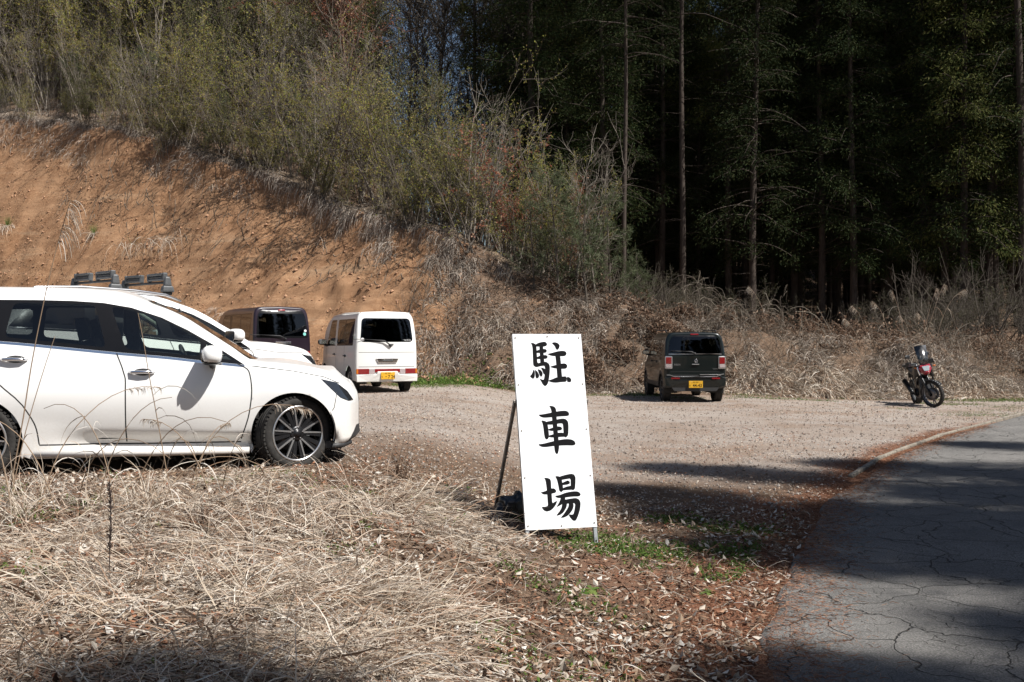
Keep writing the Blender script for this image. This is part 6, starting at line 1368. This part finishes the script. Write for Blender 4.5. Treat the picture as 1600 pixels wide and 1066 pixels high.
# cedar needle litter along the road edge, spilling on the asphalt
n = 42000; y = 3.3 + 14 * rng.random(n) ** 1.5; x = road_edge(y) + rng.normal(-.12, .26, n) * (.6 + 4.5 / y); zz = np.maximum(terrain(x, y), np.where(x > road_edge(y) + .02, .036 + .012 * fbm(x * .8, y * .8, 71), -1)) + .004; a = rng.uniform(0, 6.28, n); P = paths(np.stack([x, y, zz], 1), np.stack([np.cos(a), np.sin(a), 0 * a + .05], 1), rng.uniform(.02, .07, n), 3, .1, .15); stuff(veg('needle_litter', [ribbon_mesh(P, .003, .5)], M['needle_litter']))
# dead leaves and flecks
def leaves(n, s0, s1, mat, f, y0=3.1, y1=9.0, p=1.3, xr=(-.58, .3), name='fallen_leaves'):
    y = y0 + (y1 - y0) * rng.random(n) ** p; x = rng.uniform(*xr, n) * y; k = (rng.random(n) < f(x, y)) & not_road(x, y, .0) & not_car(x, y); x, y = x[k], y[k]; n = len(x); ax = rng.normal(size=(n, 3)); ax[:, 2] *= .25; C = np.stack([x, y, terrain(x, y) + rng.uniform(.005, .035, n)], 1)
    V, Q = leaf_mesh(C, rng.uniform(s0, s1, n), .55, up=3.0, axis=unit(ax) * 1.5); stuff(veg(name, [(V, Q)], M[mat], None, False))
leaves(15000, .02, .065, 'pale_leaf', lambda x, y: .35 + .65 * smoothstep((fbm(x, y, 121)) / .1))
leaves(16000, .015, .055, 'brown', lambda x, y: np.ones_like(x) * .9)
leaves(16000, .012, .045, 'needle_litter', lambda x, y: np.ones_like(x) * .7)
leaves(46000, .010, .036, 'straw', lambda x, y: .3 + fbm(x * .6, y * .6, 131) * 2.6, 8.3, 27, 1.35, (-.42, .52), 'litter_flecks')
leaves(34000, .010, .035, 'needle_litter', lambda x, y: .3 + fbm(x * .5, y * .5, 132) * 2.4, 8.3, 27, 1.3, (-.42, .52), 'litter_flecks')
leaves(12000, .012, .04, 'brown', lambda x, y: .5 + fbm(x * .5, y * .5, 133) * 1.6, 8.3, 27, 1.3, (-.42, .52), 'litter_flecks')
# green weeds: right of the sign, along the lot edge and here and there
def weeds(n, fx, fy, f, L, w=.006, name='weeds', leafy=0, ls=.02):
    x, y = fx(n), fy(n); k = rng.random(n) < f(x, y); x, y = x[k], y[k]; n = len(x); o = np.stack([x, y, terrain(x, y)], 1); P = paths(o, np.stack([rng.normal(0, .7, n), rng.normal(0, .7, n), np.ones(n)], 1), L * rng.uniform(.4, 1.2, n), 4, 1.0, .12); parts = [ribbon_mesh(P, w, .9)]
    if leafy: b, bd_, i = pick(P, n * leafy, .3, 1); parts.append(leaf_mesh(b, ls * rng.uniform(.6, 1.3, len(b)), .6, up=1.5))
    stuff(veg(name, parts, M['green_grass'], None, False))
weeds(15000, lambda n: rng.uniform(.2, 2.8, n), lambda n: rng.uniform(5.2, 8.6, n), lambda x, y: smoothstep((fbm(x * 1.5, y * 1.5, 141) + .02) / .12) * (x < road_edge(y) - .3) * smoothstep((y - 5.0 - .2 * x) / 1) * np.exp(-((x - 1.1) / .95) ** 2), .075, .006, leafy=3, ls=.026)
weeds(16000, lambda n: rng.uniform(-4, 3, n), lambda n: rng.uniform(3.3, 8.6, n), lambda x, y: smoothstep((fbm(x * 2.2, y * 2.2, 142) - .12) / .06) * (x < road_edge(y) - .2) * .7, .09, .005, leafy=2, ls=.022)
weeds(26000, lambda n: rng.uniform(-4, 17, n), lambda n: rng.uniform(24.5, 28, n), lambda x, y: smoothstep((fbm(x * .8, y * 1.4, 143) + .06) / .1) * smoothstep((np.interp(x, _bs[:, 0], _bs[:, 1]) + .2 - y) / .4) * smoothstep((y - 24.8 - .3 * np.sin(x)) / 1.0), .09, .010)
weeds(9000, lambda n: rng.uniform(9, 17, n), lambda n: rng.uniform(20.5, 25.5, n), lambda x, y: smoothstep((fbm(x * .8, y * .9, 144) + .0) / .12) * (x < road_edge(y) - .3), .06, .008)
weeds(900, lambda n: rng.normal(-1.8, .9, n), lambda n: rng.normal(27.9, .5, n), lambda x, y: x > -2.9, .3, .02, leafy=4, ls=.07)
# upright dry tufts in the foreground and before the cars
def up_tuft(seed, px, py, n, L, label, brown=False, d=None, green=0):
    rg = np.random.default_rng(seed); 
    if d is None: d = 1.6 * FX / (py - 525) * .82
    x = (px - 800) / FX * d; o = rg.normal(0, .05, (n, 3)); o[:, 2] = 0; P = paths(o, np.stack([rg.normal(0, .35, n), rg.normal(0, .3, n), np.ones(n)], 1), L * rg.uniform(.5, 1.2, n), 8, 1.4, .08, rg); root = thing('dry_grass_clump', label, 'grass clump'); veg('blades', [ribbon_mesh(P, .0055, 1, rg)], M['brown' if brown else 'straw'], root)
    if green: P = paths(o[:green], np.stack([rg.normal(0, .4, green), rg.normal(0, .3, green), np.ones(green)], 1), L * .5 * rg.uniform(.5, 1.2, green), 6, 1.0, .05, rg); veg('green_blades', [ribbon_mesh(P, .006, 1, rg)], M['green_grass'], root)
    root.location = (x, d, gz(x, d)); return root
up_tuft(1, 625, 760, 70, .42, 'brownish upright grass clump standing between the wagon nose and the sign', True, 8.3, 4); up_tuft(2, 230, 800, 160, .30, 'bristly dry grass clump below the wagon front door', False, 6.3, 8); up_tuft(3, 310, 850, 120, .26, 'dense brown dry clump in the left foreground', True, 5.7, 14)
up_tuft(4, 770, 770, 45, .26, 'small dry clump next to the rear leg of the sign', False, 8.7); up_tuft(5, 990, 830, 60, .10, 'low dry clump just right of the sign', False, 7.4, 20); up_tuft(6, 30, 800, 70, .35, 'dry clump with green blades at the left border', False, 6.0, 14)
def rosette(seed, px, d, n, L, label, w=.03):
    rg = np.random.default_rng(seed); x = (px - 800) / FX * d; a = rg.uniform(0, 6.28, n); P = paths(np.zeros((n, 3)), np.stack([np.cos(a), np.sin(a), rg.uniform(.5, 1.4, n)], 1), L * rg.uniform(.7, 1.2, n), 6, 2.0, .04, rg)
    N, S, _ = P.shape; T = unit(P[:, -1] - P[:, 0]); A = unit(np.cross(T, np.array([0, 0, 1.])))[:, None]; h = (w * np.sin(np.linspace(.25, 3.1, S)))[None, :, None] * .5; V = np.stack([P - A * h, P + A * h], 2).reshape(-1, 3); b = (np.arange(N)[:, None] * S + np.arange(S - 1)[None]) * 2; Q = np.stack([b, b + 1, b + 3, b + 2], -1).reshape(-1, 4)
    o = link('leafy_weed', np_mesh('leafy_weed', V, Q, mats=[M['green_grass']])); o.location = (x, d, gz(x, d) + .01); return tag(o, label, 'weed')
rosette(1, 690, 4.95, 9, .07, 'single bright green rosette weed at the bottom of the picture'); rosette(2, 925, 5.9, 12, .12, 'broad-leaved weed in the litter below and right of the sign'); rosette(3, 1105, 6.1, 7, .09, 'small broad-leaved weed close to the road edge'); rosette(4, 665, 6.9, 12, .10, 'bright green weed in the shadow left of the sign')
# tall stalks in front of the wagon
stk = [(42, 6.4, 1.62, .14, 1, .13, 'tall dry stalk arching over with a feathery plume, in front of the wagon tail'), ]
o = stalk(301, 2.12, .16, .16, 'pale_leaf', stk[0][-1], 1, .0050, 'plumed_grass_stalk'); x, y = at(8, 6.35); o.location = (x, y, gz(x, y))
SGp = 'tall dry stalks before the white wagon'
for i, (px, d, h, ar, sd, pl, lv) in enumerate([(270, 6.5, 1.32, .02, -1, .0, 3), (150, 6.3, .95, .35, 1, 0, 5), (330, 6.6, .78, .30, -1, .05, 7), (205, 6.4, .9, .5, 1, 0, 5), (90, 6.1, .95, .45, -1, 0, 4), (60, 6.2, 1.1, .5, 1, .05, 4), (300, 6.7, .7, .3, 1, .04, 8), (345, 6.8, .62, .2, 1, 0, 8), (20, 6.0, 1.0, .3, -1, 0, 4), (120, 6.5, .8, .7, 1, 0, 5), (10, 6.3, 1.2, .05, 1, 0, 2), (250, 6.3, .6, .5, 1, 0, 8), (180, 6.2, 1.0, .6, -1, 0, 4), (290, 6.6, 1.0, .65, 1, .06, 2)]):
    o = stalk(320 + i, h, ar, pl, 'pale_leaf', 'thin dry grass stalk bending in front of the white wagon doors', sd, .0044, 'dry_grass_stalk', SGp, lv); x, y = at(px, d); o.location = (x, y, gz(x, y)); o.rotation_euler = (0, 0, rng.normal(0, .5))
M['dark_weed'] = simple('dark_weed', (.035, .022, .018), .9, var=.3)
def seedspike(px, d, h, label, seeds, lean=.05, r=.0028):
    x, y = at(px, d); P = paths(np.array([[0, 0, 0.]]), np.array([[lean, 0, 1.]]), [h], 10, 0, .03); parts = [tube_mesh(P, [r], [r * .5], 5)]
    if seeds: b, bd_, i = pick(P, seeds, .35, 1); P2 = paths(b, spread(bd_, .5), rng.uniform(.01, .025, seeds), 3, 0, .1); parts.append(tube_mesh(P2, .003, .0012, 4))
    o = veg('dead_weed_spike', parts, M['dark_weed']); o.location = (x, y, gz(x, y)); tag(o, label, 'dead weed')
seedspike(170, 4.35, .46, 'blackish seed spike standing in the lower left foreground', 90, -.06); seedspike(512, 5.2, .42, 'thin bare brown stem in the middle foreground, left of the sign', 0, .14, .0018); seedspike(795, 4.7, .42, 'thin bare dark stem in the foreground below the sign', 6, -.12, .0016); seedspike(545, 5.0, .3, 'short leaning brown stem in the middle foreground', 0, -.15, .0016)
